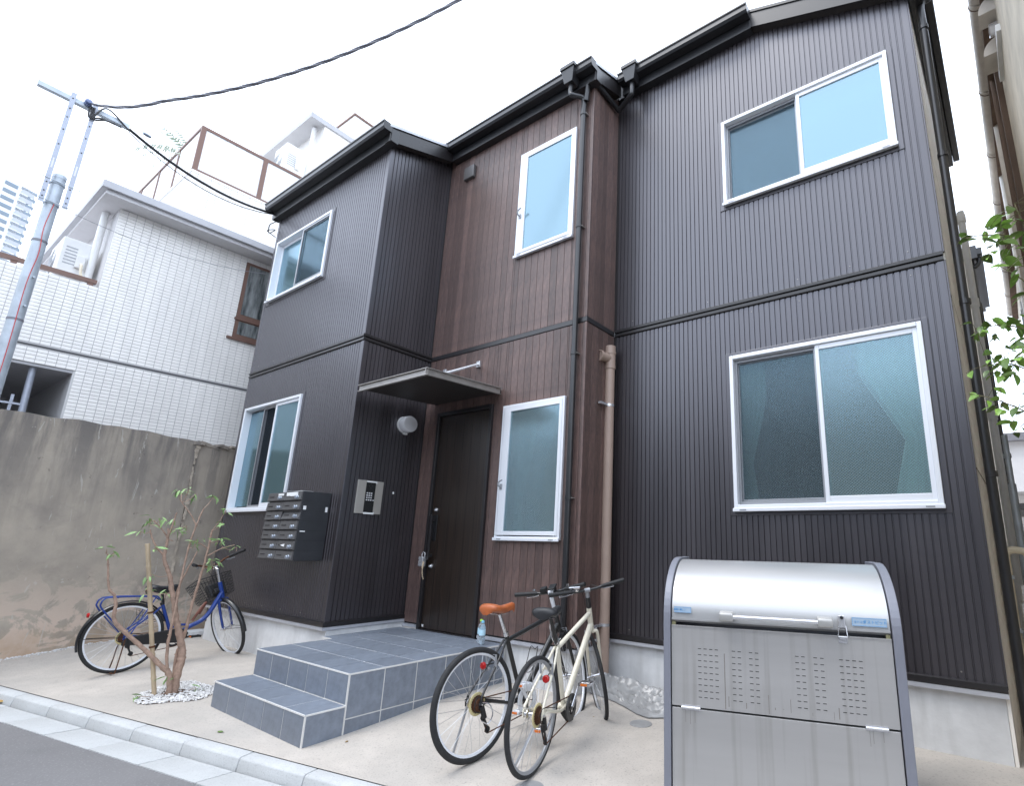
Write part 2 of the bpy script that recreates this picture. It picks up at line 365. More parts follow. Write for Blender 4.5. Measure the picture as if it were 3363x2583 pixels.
def link(name, me, parent=None, loc=None):
    o = bpy.data.objects.new(name, me); COL.objects.link(o)
    if parent: o.parent = parent
    if loc: o.location = loc
    return o
def tag(o, label=None, cat=None, group=None, kind=None):
    for k, v in (('label', label), ('category', cat), ('group', group), ('kind', kind)):
        if v: o[k] = v
    return o
def thing(name, label, cat, loc=(0,0,0), rot=(0,0,0), group=None):
    o = bpy.data.objects.new(name, None); COL.objects.link(o); o.location = loc; o.rotation_euler = rot; o.empty_display_size = .2
    return tag(o, label, cat, group)
def lerp(a, b, t): return a+(b-a)*t
def curve(pts, n=8):                                      # Catmull-Rom through points
    P = [Vector(p) for p in pts]; P = [P[0]*2-P[1]]+P+[P[-1]*2-P[-2]]; out = []
    for i in range(1, len(P)-2):
        for k in range(n):
            t = k/n; a, b, c, d = P[i-1], P[i], P[i+1], P[i+2]
            out.append(.5*((2*b)+(c-a)*t+(2*a-5*b+4*c-d)*t*t+(3*b-a-3*c+d)*t**3))
    return out+[P[-2]]
def text_mesh(body, size, mat, o, ux, uy, name, parent, align='CENTER'):
    cu = bpy.data.curves.new('lettering', 'FONT'); cu.body = body; cu.size = size; cu.align_x = align; cu.align_y = 'CENTER'; cu.extrude = .0004
    ob = bpy.data.objects.new('lettering', cu); COL.objects.link(ob)
    me = bpy.data.meshes.new_from_object(ob.evaluated_get(bpy.context.evaluated_depsgraph_get()))
    bpy.data.objects.remove(ob); ux, uy = Vector(ux).normalized(), Vector(uy).normalized(); uz = ux.cross(uy)
    mt = Matrix((ux, uy, uz)).transposed().to_4x4(); mt.translation = Vector(o); me.transform(mt)
    me.materials.clear(); me.materials.append(mat)
    return link(name, me, parent)

# ------------------------------------------------------------------ ground, kerb, road
KD = Vector((1, .1967, 0)).normalized(); KN = Vector((-KD.y, KD.x, 0)); K0 = Vector((0, -2.215, 0))   # kerb line, direction, inward normal
def gz(x, y):
    v = (Vector((x, y, 0))-K0).dot(KN)
    if v <= 0: return 0.
    if v < 1.2: return .07*(v/1.2)**1.8
    return .07+min((v-1.2)/1.3, 1)*.01
def kp(u, v, z): return K0+KD*u+KN*v+Vector((0,0,z))
BED = Vector((-4.43, -2.54))
m = M(); us = [-12+i*.25 for i in range(0, 85)]; vv = [0,.15,.3,.45,.6,.75,.9,1.05,1.2,1.6,2.0,2.5,4,8,14]
m.v = [kp(u, v, gz(kp(u, v, 0).x, kp(u, v, 0).y)) for u in us for v in vv]; nv = len(vv)
m.f = [(i*nv+j,(i+1)*nv+j,(i+1)*nv+j+1,i*nv+j+1) for i in range(len(us)-1) for j in range(nv-1)]
tag(m.build('forecourt', apron_m, fix=True, smooth=True), kind='structure')
m = M(); m.add([(-900,-900,-.16),(900,-900,-.16),(900,900,-.16),(-900,900,-.16)], [(0,1,2,3)])
tag(m.build('ground', road_m), kind='structure')
m = M(); m.add([kp(-40,-.365,-.066),kp(40,-.365,-.066),kp(40,-7.4,-.03),kp(-40,-7.4,-.03)], [(0,3,2,1)])
tag(m.build('road', road_m), kind='structure')
# kerb: L-shaped gutter blocks laid end to end
kroot = bpy.data.objects.new('kerb', None); COL.objects.link(kroot); tag(kroot, kind='structure')
PROF = [(-.004,-.16),(-.004,.0),(-.085,-.004),(-.100,-.012),(-.112,-.072),(-.118,-.16)]
GPROF = [(-.1215,-.16),(-.1215,-.080),(-.36,-.062),(-.36,-.16)]
BL = .613
def kblock(prof, nm):
    mm = M(); L = BL-.007; k = len(prof)
    for s0, s1, sh in ((0,.004,.003),(.004,L-.004,0),(L-.004,L,.003)):
        pass
    mm.ext(prof, (0,0,0), KN, (0,0,1), KD, L); return mm.mesh(nm, kerb_m, bevel=.007, smooth=35)
kb, gb = kblock(PROF, 'kerb_block'), kblock(GPROF, 'gutter_slab')
u0 = (Vector((-5.431,-3.357,0))-K0).dot(KD)
for i in range(-11, 14):
    for nm, me in (('kerb_block', kb), ('gutter_slab', gb)):
        o = link(nm, me, kroot); p = kp(u0+BL*i, 0, 0); o.location = (p.x, p.y, random.uniform(-.0015,.0015)); o.rotation_euler = (0,0,random.uniform(-.002,.002))
m = M(); m.add([kp(-8.5,-.008,-.02),kp(8.5,-.008,-.02),kp(8.5,-.05,-.10),kp(8.5,-.36,-.10),kp(-8.5,-.36,-.10),kp(-8.5,-.05,-.10)], [(0,1,2,5),(5,2,3,4)])
m.build('kerb_bedding', soil_d, kroot)
# pebbles along the foot of the old wall
def pebbles(name, pts, rmin, rmax, mat):
    mm = M()
    for x, y, z in pts:
        r = random.uniform(rmin, rmax); a = random.uniform(0, 6.28); fl = random.uniform(.45,.8); n = 6; vs = []
        for (zz, rr) in ((-.8,.5),(0.,1.),(.7,.6)):
            for j in range(n):
                t = a+6.283*j/n; vs.append((x+math.cos(t)*r*rr*random.uniform(.8,1.25), y+math.sin(t)*r*rr*.75*random.uniform(.8,1.25), z+zz*r*fl))
        fs = [(q*n+j, q*n+(j+1) % n, (q+1)*n+(j+1) % n, (q+1)*n+j) for q in range(2) for j in range(n)]+[tuple(range(2*n,3*n))]
        mm.add(vs, fs)
    return mm.build(name, mat, fix=False)
WP = Vector((-7.437, -3.217, 0)); WD = Vector((-.17, 1, 0)).normalized(); WN = Vector((WD.y, -WD.x, 0))    # old wall line; WN faces the forecourt
pts = []
for i in range(520):
    t = random.uniform(-1.0, 2.2); s = abs(random.gauss(0, .045))+.01; p = WP+WD*t+WN*s; pts.append((p.x, p.y, gz(p.x, p.y)+.004))
tag(pebbles('wall_foot_gravel', pts, .008, .018, pebble_m), 'white gravel strip along the foot of the old concrete wall', 'gravel', kind='stuff')
# planting bed
bc = Vector((-4.40, -2.53)); bs = M(); pr = []
for j in range(40):
    t = 6.283*j/40; rr = .36*(1+.10*math.sin(3*t)+.05*math.sin(5*t+1)); x, y = bc.x+math.cos(t)*rr*.95, bc.y+math.sin(t)*rr*.75; pr.append((x, y, gz(x, y)+.004))
bs.add(pr, [tuple(range(40))]); tag(bs.build('bed_soil', soil_d), 'small patch of dark soil around the shrub base', 'soil', kind='stuff')
pts = []
while len(pts) < 1700:
    x, y = bc.x+random.uniform(-.4,.4), bc.y+random.uniform(-.35,.35)
    d = ((x-bc.x)/.95)**2+((y-bc.y)/.75)**2; t = math.atan2((y-bc.y)/.75, (x-bc.x)/.95); rr = .37*(1+.10*math.sin(3*t)+.05*math.sin(5*t+1))
    if d < rr*rr and not (math.hypot(x-BED.x, y-BED.y) < .09 and random.random() < .8): pts.append((x, y, gz(x, y)+random.uniform(.004,.014)))
tag(pebbles('bed_gravel', pts, .006, .0135, pebble_m), 'white gravel heaped round the base of the pruned shrub', 'gravel', kind='stuff')

# ------------------------------------------------------------------ the dark apartment house
LX0, LX1, LY = -6.954, -3.958, -1.486        # left block
WX1, WY = -1.383, -.528                      # board-clad middle
RX1, RY = 1.833, 0.                          # right block
RX0 = -1.354
ZS, ZB = .517, 3.755                         # bottom of the siding, storey band
SL = .365; ZE = 7.03                         # roof pitch, siding head at y=0
def zt(y): return ZE+SL*y
house = thing('apartment_house', 'dark brown two-storey apartment house with ribbed metal siding and wood-look boards', 'house')
WINDOWS = {'R': [(0,1.622,1.747,3.229),(0,1.622,4.910,5.949)], 'L': [(-6.826,-5.209,1.747,3.229),(-6.826,-5.209,4.910,5.949)],
           'W': [(-2.502,-1.601,1.449,2.929),(-2.502,-1.601,4.81,6.293)]}
PITCH = .0503
def siding(name, s0, s1, z0, ztop, pos, holes, d=.0085):
    """ribbed sheet: pos(s, depth, z) -> 3D; ztop(s) head line; holes in (s0,s1,z0,z1)"""
    br = {s0: 0., s1: 0.}; k = 0; s = s0
    while s < s1:
        for a, dd in ((.0,0.),(.0075,0.),(.0105,d),(.0473,d)):
            if s+a < s1: br[s+a] = dd
        s += PITCH
    ks = sorted(br)
    def dep(x):
        for i in range(len(ks)-1):
            if ks[i] <= x <= ks[i+1]: return lerp(br[ks[i]], br[ks[i+1]], (x-ks[i])/(ks[i+1]-ks[i]+1e-9))
        return 0
    extra = {}
    for h in holes:
        for x in h[:2]:
            if s0 < x < s1: extra[x] = dep(x)
    br.update(extra); ks = sorted(br); mm = M()
    for a, b in zip(ks, ks[1:]):
        if b-a < 1e-6: continue
        mid = (a+b)/2; zs = [z0]; iv = []
        hs = sorted([h for h in holes if h[0] < mid < h[1]], key=lambda h: h[2]); cur = z0
        for h in hs:
            if h[2] > cur: iv.append((cur, h[2], False))
            cur = max(cur, h[3])
        iv.append((cur, None, True))
        for lo, hi, top in iv:
            za, zb_ = (ztop(a), ztop(b)) if top else (hi, hi)
            if min(za, zb_) <= lo: continue
            mm.add([pos(a,br[a],lo),pos(b,br[b],lo),pos(b,br[b],zb_),pos(a,br[a],za)], [(0,1,2,3)])
    return mm.build(name, siding_m, house, fix=False)
HUGE = 99
def front(y): return lambda s, d, z: (s, y-d, z)
def hz(wl, lo, hi): return [(a-.012,b+.012,max(c-.012,0),d+.012) for a, b, c, d in wl if lo <= c < hi]
siding('siding_panel', LX0, LX1, ZS+.03, lambda s: ZB-.04, front(LY), hz(WINDOWS['L'],0,3.5))
siding('siding_panel', LX0, LX1, ZB+.045, lambda s: zt(LY), front(LY), hz(WINDOWS['L'],3.5,9))
siding('siding_panel', RX0, RX1, ZS+.03, lambda s: ZB-.04, front(RY), hz(WINDOWS['R'],0,3.5))
def rtop(s): return ZE-.01 if s < .36 else ZE-.01-.355*(s-.36)
siding('siding_panel', RX0, RX1, ZB+.045, rtop, front(RY), hz(WINDOWS['R'],3.5,9))
sidepos = lambda s, d, z: (LX1+d, s, z)
siding('siding_panel', LY, WY, ZS+.03, lambda s: ZB-.04, sidepos, [])
siding('siding_panel', LY, WY, ZB+.045, lambda s: zt(s)+.02, sidepos, [])
for x0, x1, y in ((LX0+.06,LX1-.012,LY),(RX0,RX1-.012,RY)):  # unseen dark backing strips, added to stop sky light leaking past the ribs
    M().box(x0,x1,y+.003,y+.03,ZB-.12,ZB+.14).build('light_stop', dark_m, house); M().box(x0,x1,y+.003,y+.03,ZS-.01,ZS+.12).build('light_stop', dark_m, house)
    m = M(); m.box(x0,min(x1,.3),y+.003,y+.03,zt(y)-.22,zt(y)-.02); m.build('light_stop', dark_m, house)
m = M(); m.box(LX1-.04,LX1-.003,LY+.04,WY,.4,6.45); m.build('light_stop', dark_m, house)  # added backing that blocks light behind the side sheet
# left and right ends, backs (close the volume)
m = M(); m.box(LX0+.004,LX0+.05,LY+.012,6,.3,6.4); m.build('end_wall', siding_m, house)
sk = .06
m = M(); m.add([(RX1+.012,.012,.05),(RX1+.012+sk*3.4,3.4,.05),(RX1+.012+sk*3.4,3.4,6.5),(RX1+.012,.012,6.5),(RX1-.009,.012,.05),(RX1-.009,3.4,.05),(RX1-.009,3.4,6.5),(RX1-.009,.012,6.5)],
  [(0,1,2,3),(1,5,6,2),(4,7,6,5),(0,3,7,4)]); sw = m.build('side_wall', beige_side, house); tag(sw, 'beige panelled side wall')
m = M()
for z in (2.02, 3.40, 4.78): m.box(RX1+.005,RX1+.016,.0,.02,z,z+.012); m.add([(RX1+.0155,.012,z),(RX1+.0155+sk*3.3,3.3,z),(RX1+.0155+sk*3.3,3.3,z+.012),(RX1+.0155,.012,z+.012)], [(0,1,2,3)])
m.build('panel_joint', oldwood_m, house)
# corner trims
def ctrim(x, y, z0, z1, sx, sy, w=.045, mat=trim_m):
    mm = M(); t = .013
    mm.box(min(x,x-sx*w),max(x,x-sx*w),min(y,y+sy*t),max(y,y+sy*t),z0,z1)
    mm.box(min(x,x+sx*t),max(x,x+sx*t),min(y+sy*t,y-sy*w),max(y+sy*t,y-sy*w),z0,z1)
    return mm.build('corner_trim', mat, house, bevel=.003)
for a, b, zz in ((ZS+.02,ZB-.03,0),(ZB+.04,zt(LY)-.02,0)): ctrim(LX1,LY,a,b,1,-1,mat=siding_m); ctrim(LX0,LY,a,b,-1,-1,mat=siding_m)
for a, b in ((ZS+.02,ZB-.03),(ZB+.04,6.45)): ctrim(RX1,RY,a,b,1,-1,.05,mat=siding_m)
for (x, y) in ((RX0,RY),):
    for a, b in ((ZS+.02,ZB-.03),(ZB+.04,zt(0)-.03)):
        m = M(); m.box(x-.026,x+.02,y-.016,y+.01,a,b); m.build('inner_corner_trim', trim_m, house)
for a, b in ((ZS+.02,ZB-.03),(ZB+.04,zt(WY)-.03)):
    m = M(); m.box(LX1+.001,LX1+.022,WY-.028,WY+.01,a,b); m.build('inner_corner_trim', trim_m, house)
# storey bands and drip flashings
BAND = [(0,-.036),(.020,-.036),(.026,-.030),(.026,-.004),(.012,.002),(.012,.010),(.030,.014),(.030,.040),(.022,.048),(0,.048)]
def band(o, L, A, ln): m = M(); m.ext(BAND, o, A, (0,0,1), L, ln); return m.build('storey_band', trim_m, house)
band((LX0,LY,ZB),(1,0,0),(0,-1,0),LX1-LX0+.02); band((RX0,RY,ZB),(1,0,0),(0,-1,0),RX1-RX0); band((LX1,LY-.02,ZB),(0,1,0),(1,0,0),WY-LY+.01)
SILL = [(0,0),(.030,0),(.034,.012),(.034,.045),(.012,.052),(0,.052)]
DRIP = [(-.02,-.030),(.030,-.034),(.034,-.030),(.034,-.002),(-.02,-.002)]
def foot(o, L, A, ln):
    m = M(); m.ext(SILL, Vector(o), A, (0,0,1), L, ln); m.build('siding_starter', trim_m, house)
    m = M(); m.ext(DRIP, Vector(o), A, (0,0,1), L, ln); m.build('drip_flashing', flash_m, house)
foot((LX0,LY,ZS),(1,0,0),(0,-1,0),LX1-LX0+.035); foot((RX0,RY,ZS),(1,0,0),(0,-1,0),RX1-RX0+.01); foot((LX1,LY,ZS),(0,1,0),(1,0,0),WY-LY)
# fixing screws in the siding valleys above the starter strip and below the bands
scm = M().lathe([(0,.004),(.0045,.003),(.006,0)], (0,0,0), (0,-1,0), 8).mesh('screw', canopy_m)
for x0, x1, y in ((LX0,LX1,LY),(RX0,RX1,RY)):
    k_ = 0
    for z in (ZS+.10, ZB-.10, ZB+.12):
        x = x0+PITCH*4+.028
        while x < x1-.1:
            if not any(a-.05 < x < b+.05 and c-.05 < z < d+.05 for a, b, c, d in WINDOWS['L']+WINDOWS['R']): link('screw', scm, house, (x,y-.0085,z))
            x += PITCH*9
# foundations
m = M(); m.box(LX0+.03,LX1-.31,LY+.015,LY+.4,-.2,ZS-.036); m.box(LX1-.31,LX1+.017,LY+.0145,LY+.03,-.2,ZS-.036); m.box(LX1-.3,LX1+.018,LY+.016,WY+.01,-.2,ZS-.036)
m.build('foundation', found_m, house)
m = M(); m.box(RX0-.02,RX1-.012,RY+.015,RY+.3,-.2,ZS-.02); m.build('foundation', found_m, house)
m = M(); m.box(-3.70,WX1-.012,WY+.015,WY+.3,-.2,ZS-.055); m.box(WX1-.3,WX1-.013,WY+.3,RY+.1,-.2,ZS-.055); m.build('foundation', found_m, house)

# wood-look boards (middle front and its return)
BP = .1015
BOARDS = {}
def board(s0, s1, z0, z1, where):
    wd, ht = round(s1-s0,4), round(z1-z0,4); key = (wd, ht, where)
    if key not in BOARDS:
        mm = M()
        if where == 'front': mm.box(0,wd-.004,-.014,0,0,ht)
        else: mm.box(0,.014,0,wd-.004,0,ht)
        BOARDS[key] = mm.mesh('board', board_m, bevel=.0025)
    return link('board', BOARDS[key], house, (s0,WY,z0) if where == 'front' else (WX1-.0,s0,z0))
DX0, DX1, DZ0, DZ1 = -3.659, -2.679, .43, 2.985
for st, (z0, z1) in enumerate(((ZS-.03, ZB-.030),(ZB+.034, zt(WY)+.02))):
    x = LX1+.004
    while x < WX1-.012:
        x1 = min(x+BP, WX1+.013); segs = [(z0, z1)]
        wl = WINDOWS['W'][st]
        cut = [(wl[0], wl[1], wl[2], wl[3])]+([(DX0, DX1, 0, DZ1)] if st == 0 else [])
        for a, b, c, d in cut:                            # boards butt against the window and door frames
            if x1 > a+.01 and x < b-.01:
                if x < a and x1 > a: board(x, a, z0, z1, 'front'); x_in0 = a
                else: x_in0 = x
                x_in1 = b if x1 > b else x1
                if x1 > b: board(b, x1, z0, z1, 'front')
                if c > z0+.02 and x_in1-x_in0 > .012: board(x_in0, x_in1, z0, c, 'front')
                if z1 > d+.02 and x_in1-x_in0 > .012: board(x_in0, x_in1, d, z1, 'front')
                segs = []
        for a, b in segs: board(x, x1, a, b, 'front')
        x += BP
    y = WY
    while y < RY-.02:
        y1 = min(y+BP*.99, RY-.004); board(y, y1, z0, z1 if st == 0 else zt(y), 'side'); y += BP*.99
m = M(); m.box(LX1+.02,WX1+.004,WY-.022,WY+.0,ZB-.028,ZB+.030); m.build('storey_band', trim_m, house, bevel=.004)
m = M(); m.box(WX1,WX1+.022,WY-.022,RY-.02,ZB-.028,ZB+.030); m.build('storey_band', trim_m, house, bevel=.004)
m = M(); m.box(WX1-.006,WX1+.019,WY-.020,WY+.006,ZS-.03,ZB-.03); m.build('corner_trim', board_m, house, bevel=.003)
m = M(); m.box(WX1-.006,WX1+.019,WY-.020,WY+.006,ZB+.032,zt(WY)); m.build('corner_trim', board_m, house, bevel=.003)
for o, L, A, ln in (((-2.66,WY,ZS-.045),(1,0,0),(0,-1,0),WX1+2.66+.03),((WX1,WY,ZS-.045),(0,1,0),(1,0,0),RY-WY),((LX1+.03,WY,ZS-.045),(1,0,0),(0,-1,0),.26)):
    m = M(); m.ext(DRIP, o, A, (0,0,1), L, ln); m.build('drip_flashing', flash_m, house)
m = M()                                                    # light-blocking core added behind the boards, with openings left for windows and door
cols = sorted({LX1-.02, WX1-.004, -2.502+.03, -1.601-.03, DX0+.03, DX1-.03})
for a, b in zip(cols, cols[1:]):
    mid = (a+b)/2; cur = .47
    for c in sorted([(q[2]+.03,q[3]-.03) for q in WINDOWS['W'] if q[0] < mid < q[1]]+([(DZ0,DZ1-.03)] if DX0 < mid < DX1 else [])):
        m.box(a,b,WY+.002,WY+.08,cur,c[0]) if c[0] > cur+.01 else None
        cur = c[1]
    m.box(a,b,WY+.002,WY+.08,cur,zt(WY)-.02)
m.box(WX1-.08,WX1-.004,WY+.08,RY+.1,.47,zt(0)-.15)
m.build('light_stop', dark_m, house)

# windows ------------------------------------------------------------
def rect_frame(mm, x0, x1, z0, z1, wl, wr, wb, wt, y0, y1):
    mm.box(x0,x0+wl,y0,y1,z0,z1); mm.box(x1-wr,x1,y0,y1,z0,z1); mm.box(x0+wl,x1-wr,y0,y1,z0,z0+wb); mm.box(x0+wl,x1-wr,y0,y1,z1-wt,z1); return mm
def sash(parent, x0, x1, z0, z1, y, glass, stile=.035, rail=.045, top=.04, left=None):
    sm = rect_frame(M(), x0, x1, z0, z1, left or stile, stile, rail, top, y-.016, y+.016).build('sash', alu_m, parent, bevel=.003)
    M().box(x0+(left or stile)-.004,x1-stile+.004,y-.004,y+.004,z0+rail-.004,z1-top+.004).build('pane', glass, parent)
def curtain(parent, x0, x1, z0, z1, y, tie=None, flip=1):
    def fn(a, b):
        z = lerp(z0, z1, b); wv = 1.
        if tie is not None:
            wv = .38+.62*min(abs(b-tie)/.42, 1) if b > tie else .38+.35*min(abs(b-tie)/.5, 1)
        xx = x0+(x1-x0)*a*wv if flip > 0 else x1-(x1-x0)*(1-a)*wv
        return (xx, y+.022*math.sin(a*34+b*2)*(.6+.4*wv), z)
    M().grid(fn, 60, 16).build('curtain', curtain_m, parent, smooth=60, fix=False)
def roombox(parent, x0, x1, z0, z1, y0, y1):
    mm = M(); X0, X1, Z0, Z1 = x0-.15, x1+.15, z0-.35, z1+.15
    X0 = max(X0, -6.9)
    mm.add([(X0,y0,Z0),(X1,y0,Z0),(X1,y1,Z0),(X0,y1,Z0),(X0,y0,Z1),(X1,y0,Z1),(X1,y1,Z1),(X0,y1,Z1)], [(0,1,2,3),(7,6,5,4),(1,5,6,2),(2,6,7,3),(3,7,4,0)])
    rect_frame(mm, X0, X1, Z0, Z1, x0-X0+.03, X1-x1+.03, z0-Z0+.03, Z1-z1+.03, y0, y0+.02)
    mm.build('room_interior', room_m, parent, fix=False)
def window(wall, x0, x1, z0, z1, style, glass):
    y = {'R': RY, 'L': LY, 'W': WY}[wall]
    fl = .045 if wall != 'W' else .010
    wn = rect_frame(M(), x0, x1, z0, z1, .036, .036, .05, .036, y-.042, y+.075).build('window', alu_m, house, bevel=.004)
    if wall != 'W': rect_frame(M(), x0-fl, x1+fl, z0-fl, z1+.035, fl-.001, fl-.001, fl-.001, .034, y-.016, y+.01).build('window_flashing', siding_m, wn, bevel=.003)
    M().box(x0-.006,x1+.006,y-.062,y-.043,z0-.012,z0+.02).build('sill', alu_m, wn, bevel=.004)
    xi0, xi1, zi0, zi1 = x0+.037, x1-.037, z0+.051, z1-.037; mid = (x0+x1)/2
    if style == 'slide_right':                                 # right leaf outside, insect screen over the left leaf
        sash(wn, mid-.02, xi1, zi0, zi1, y-.006, glass, .034, .055, .045)
        sash(wn, xi0, mid+.015, zi0, zi1, y+.055, glass, .03, .05, .04)
        rect_frame(M(), xi0, mid-.022, zi0, zi1, .022, .018, .03, .03, y+.012, y+.028).build('screen_frame', alu_d, wn)
        M().box(xi0+.02,mid-.03,y+.019,y+.021,zi0+.03,zi1-.03).build('insect_screen', screen_m, wn)
    elif style == 'slide_left':
        sash(wn, xi0, mid+.02, zi0, zi1, y+.055, glass, .034, .05, .045)
        sash(wn, mid-.02, xi1, zi0, zi1, y-.006, glass, .034, .05, .04)
        rect_frame(M(), mid+.02, xi1, zi0, zi1, .02, .02, .03, .03, y-.042+.008, y-.024).build('screen_frame', alu_d, wn)
        M().box(mid+.03,xi1-.01,y-.032,y-.030,zi0+.03,zi1-.03).build('insect_screen', screen_m, wn)
    elif style == 'open':                                      # half open: left leaf slid back behind a screen
        sash(wn, mid+.12, xi1, zi0, zi1, y-.006, glass, .034, .05, .04)
        M().box(xi0,xi0+.42,y+.05,y+.058,zi0+.02,zi1-.02).build('pane', glass, wn)
        M().box(xi0+.42,xi0+.46,y+.035,y+.065,zi0,zi1).build('sash', alu_m, wn)
        rect_frame(M(), xi0+.47, mid+.13, zi0, zi1, .02, .02, .03, .03, y+.012, y+.028).build('screen_frame', alu_d, wn)
        M().box(xi0+.48,mid+.12,y+.019,y+.021,zi0+.03,zi1-.03).build('insect_screen', screen_m, wn)
        M().box(xi0+.78,xi0+.80,y+.030,y+.045,zi0,zi1).build('sash', alu_d, wn)
    else:                                                      # casement with a wide lock stile at the left
        sash(wn, xi0-.012, xi1+.012, zi0-.02, zi1+.01, y-.026, glass, .045, .055, .05, left=.10)
        h = M(); h.tube(curve([(xi0+.02,y-.05,z0+.56),(xi0+.02,y-.085,z0+.565),(xi0+.03,y-.10,z0+.60),(xi0+.085,y-.10,z0+.625)],6), .008, 8); h.box(xi0+.005,xi0+.035,y-.052,y-.04,z0+.53,z0+.59)
        h.build('window_handle', alu_d, wn, smooth=True)
    for xx in (x0+.09, x1-.09): M().box(xx-.03,xx+.03,y-.0645,y-.0615,z0-.002,z0+.008).build('drain_cap', alu_d, wn)
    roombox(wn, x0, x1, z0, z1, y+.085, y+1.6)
    return wn
w1 = window('R', *WINDOWS['R'][0], 'slide_right', glassw_m); curtain(w1, 1.10, 1.59, 1.76, 3.19, .125, .38, -1); curtain(w1, .04, .30, 1.76, 3.19, .125, .3, 1)
w2 = window('R', *WINDOWS['R'][1], 'slide_right', glass_m); curtain(w2, .04, .2, 4.92, 5.9, .22)
w3 = window('L', *WINDOWS['L'][0], 'open', glass_m); w4 = window('L', *WINDOWS['L'][1], 'slide_left', glass_m)
curtain(w4, -6.78, -6.1, 4.92, 5.9, LY+.2)
w5 = window('W', *WINDOWS['W'][0], 'casement', glassw_m); curtain(w5, -2.46, -2.2, 1.47, 2.9, WY+.2, .3, 1)
w6 = window('W', *WINDOWS['W'][1], 'casement', glass_m); curtain(w6, -2.46, -1.65, 4.83, 6.26, WY+.25)

# door ---------------------------------------------------------------
dr = rect_frame(M(), DX0, DX1, DZ0-.02, DZ1, .045, .045, .03, .05, WY-.045, WY+.04).build('door_frame', trim_m, house, bevel=.004)
df = M().box(DX0+.048,DX1-.048,WY-.012,WY+.03,DZ0+.014,DZ1-.053).build('door', door_m, house, bevel=.004)
for i in range(1, 6):
    x = DX0+.048+i*(DX1-DX0-.096)/6
    M().box(x-.001,x+.001,WY-.0135,WY-.0118,DZ0+.02,DZ1-.06).build('door_groove', dark_m, df)
hx = DX0+.115
m = M(); m.box(hx-.016,hx+.016,WY-.075,WY-.055,1.20,1.72); m.box(hx-.012,hx+.012,WY-.056,WY-.012,1.23,1.27); m.box(hx-.012,hx+.012,WY-.056,WY-.012,1.65,1.69)
m.build('pull_handle', trim_m, df, bevel=.004)
m = M(); m.box(hx-.03,hx+.05,WY-.02,WY-.0125,1.42,1.72); m.build('lock_plate', dark_m, df, bevel=.003)
for z in (1.78, 1.13):
    m = M(); m.lathe([(0,.028),(.012,.028),(.016,.022),(.022,.006),(.024,0)], (DX0+.125,WY-.012,z), (0,-1,0), 20); m.build('cylinder_lock', steel_m, df, smooth=True)
m = M(); m.box(DX0+.06,DX0+.09,WY-.014,WY-.0121,DZ0+.03,DZ0+.055); m.build('door_sticker', paper_m, df)
for z in (.75, 1.65, 2.55): M().cyl((DX1-.046,WY-.028,z-.05),(DX1-.046,WY-.028,z+.05),.009,10).build('hinge', trim_m, df)

# roof -----------------------------------------------------------------
def gut(x0, x1, y, z):
    """box gutter hung on a fascia board; y,z = siding head line"""
    m = M(); m.ext([(0,-.02),(.105,-.02),(.105,.17),(.0,.17)], (x0,y,z-.05), (0,-1,0), (0,0,1), (1,0,0), x1-x0); m.build('fascia', black_m, house, bevel=.004)
    U = [(.112,.045),(.205,.045),(.225,.07),(.225,.125),(.237,.135),(.237,.152),(.215,.152),(.215,.075),(.2,.055),(.12,.055),(.12,.15),(.112,.15)]
    m = M(); m.ext(U, (x0,y,z), (0,-1,0), (0,0,1), (1,0,0), x1-x0); g = m.build('gutter', black_m, house)
    for xx in (x0-.004, x1):
        m = M(); m.ext([(.108,.041),(.207,.041),(.229,.068),(.229,.125),(.241,.135),(.241,.156),(.108,.156)], (xx,y,z), (0,-1,0), (0,0,1), (1,0,0), .004); m.build('gutter_end', black_m, house)
gut(LX0-.07, LX1+.14, LY, zt(LY)-.02); gut(LX1+.12, WX1+.11, WY, zt(WY)-.02); gut(WX1+.13, .40, RY, zt(0)-.02)
def slab(x0, x1, y0, y1, th=.05, up_=.13, name='roof'):
    m = M(); m.add([(x0,y0,zt(y0)+up_),(x1,y0,zt(y0)+up_),(x1,y1,zt(y1)+up_),(x0,y1,zt(y1)+up_),(x0,y0,zt(y0)+up_+th),(x1,y0,zt(y0)+up_+th),(x1,y1,zt(y1)+up_+th),(x0,y1,zt(y1)+up_+th)],
      [(0,3,2,1),(4,5,6,7),(0,1,5,4),(1,2,6,5),(2,3,7,6),(3,0,4,7)]); return m.build(name, black_m, house)
slab(LX0-.07, LX1+.13, LY-.11, 2.4); slab(LX1+.131, WX1+.10, WY-.11, 2.4); slab(WX1+.101, .36, RY-.11, 2.4)
def rake(x, y0, y1):                                        # barge board along a stepped roof edge
    m = M(); a = .12
    m.add([(x-.02,y0,zt(y0)-.06),(x-.02,y1,zt(y1)-.06),(x-.02,y1,zt(y1)+.135),(x-.02,y0,zt(y0)+.135),(x,y0,zt(y0)-.06),(x,y1,zt(y1)-.06),(x,y1,zt(y1)+.135),(x,y0,zt(y0)+.135)],
      [(0,1,2,3),(4,7,6,5),(0,3,7,4),(1,5,6,2),(0,4,5,1),(3,2,6,7)]); m.build('barge_board', trim_m, house)
    m = M(); m.add([(x-.10,y0,zt(y0)-.058),(x-.02,y0,zt(y0)-.058),(x-.02,y1,zt(y1)-.058),(x-.10,y1,zt(y1)-.058)], [(0,1,2,3)]); m.build('soffit', under_m, house)
    m = M(); m.add([(x-.10,y0-.02,zt(y0)+.181),(x+.015,y0-.02,zt(y0)+.181),(x+.015,y1,zt(y1)+.181),(x-.10,y1,zt(y1)+.181),(x+.015,y0-.02,zt(y0)+.14),(x+.015,y1,zt(y1)+.14)], [(0,1,2,3),(1,4,5,2)]); m.build('edge_flashing', flash_m, house)
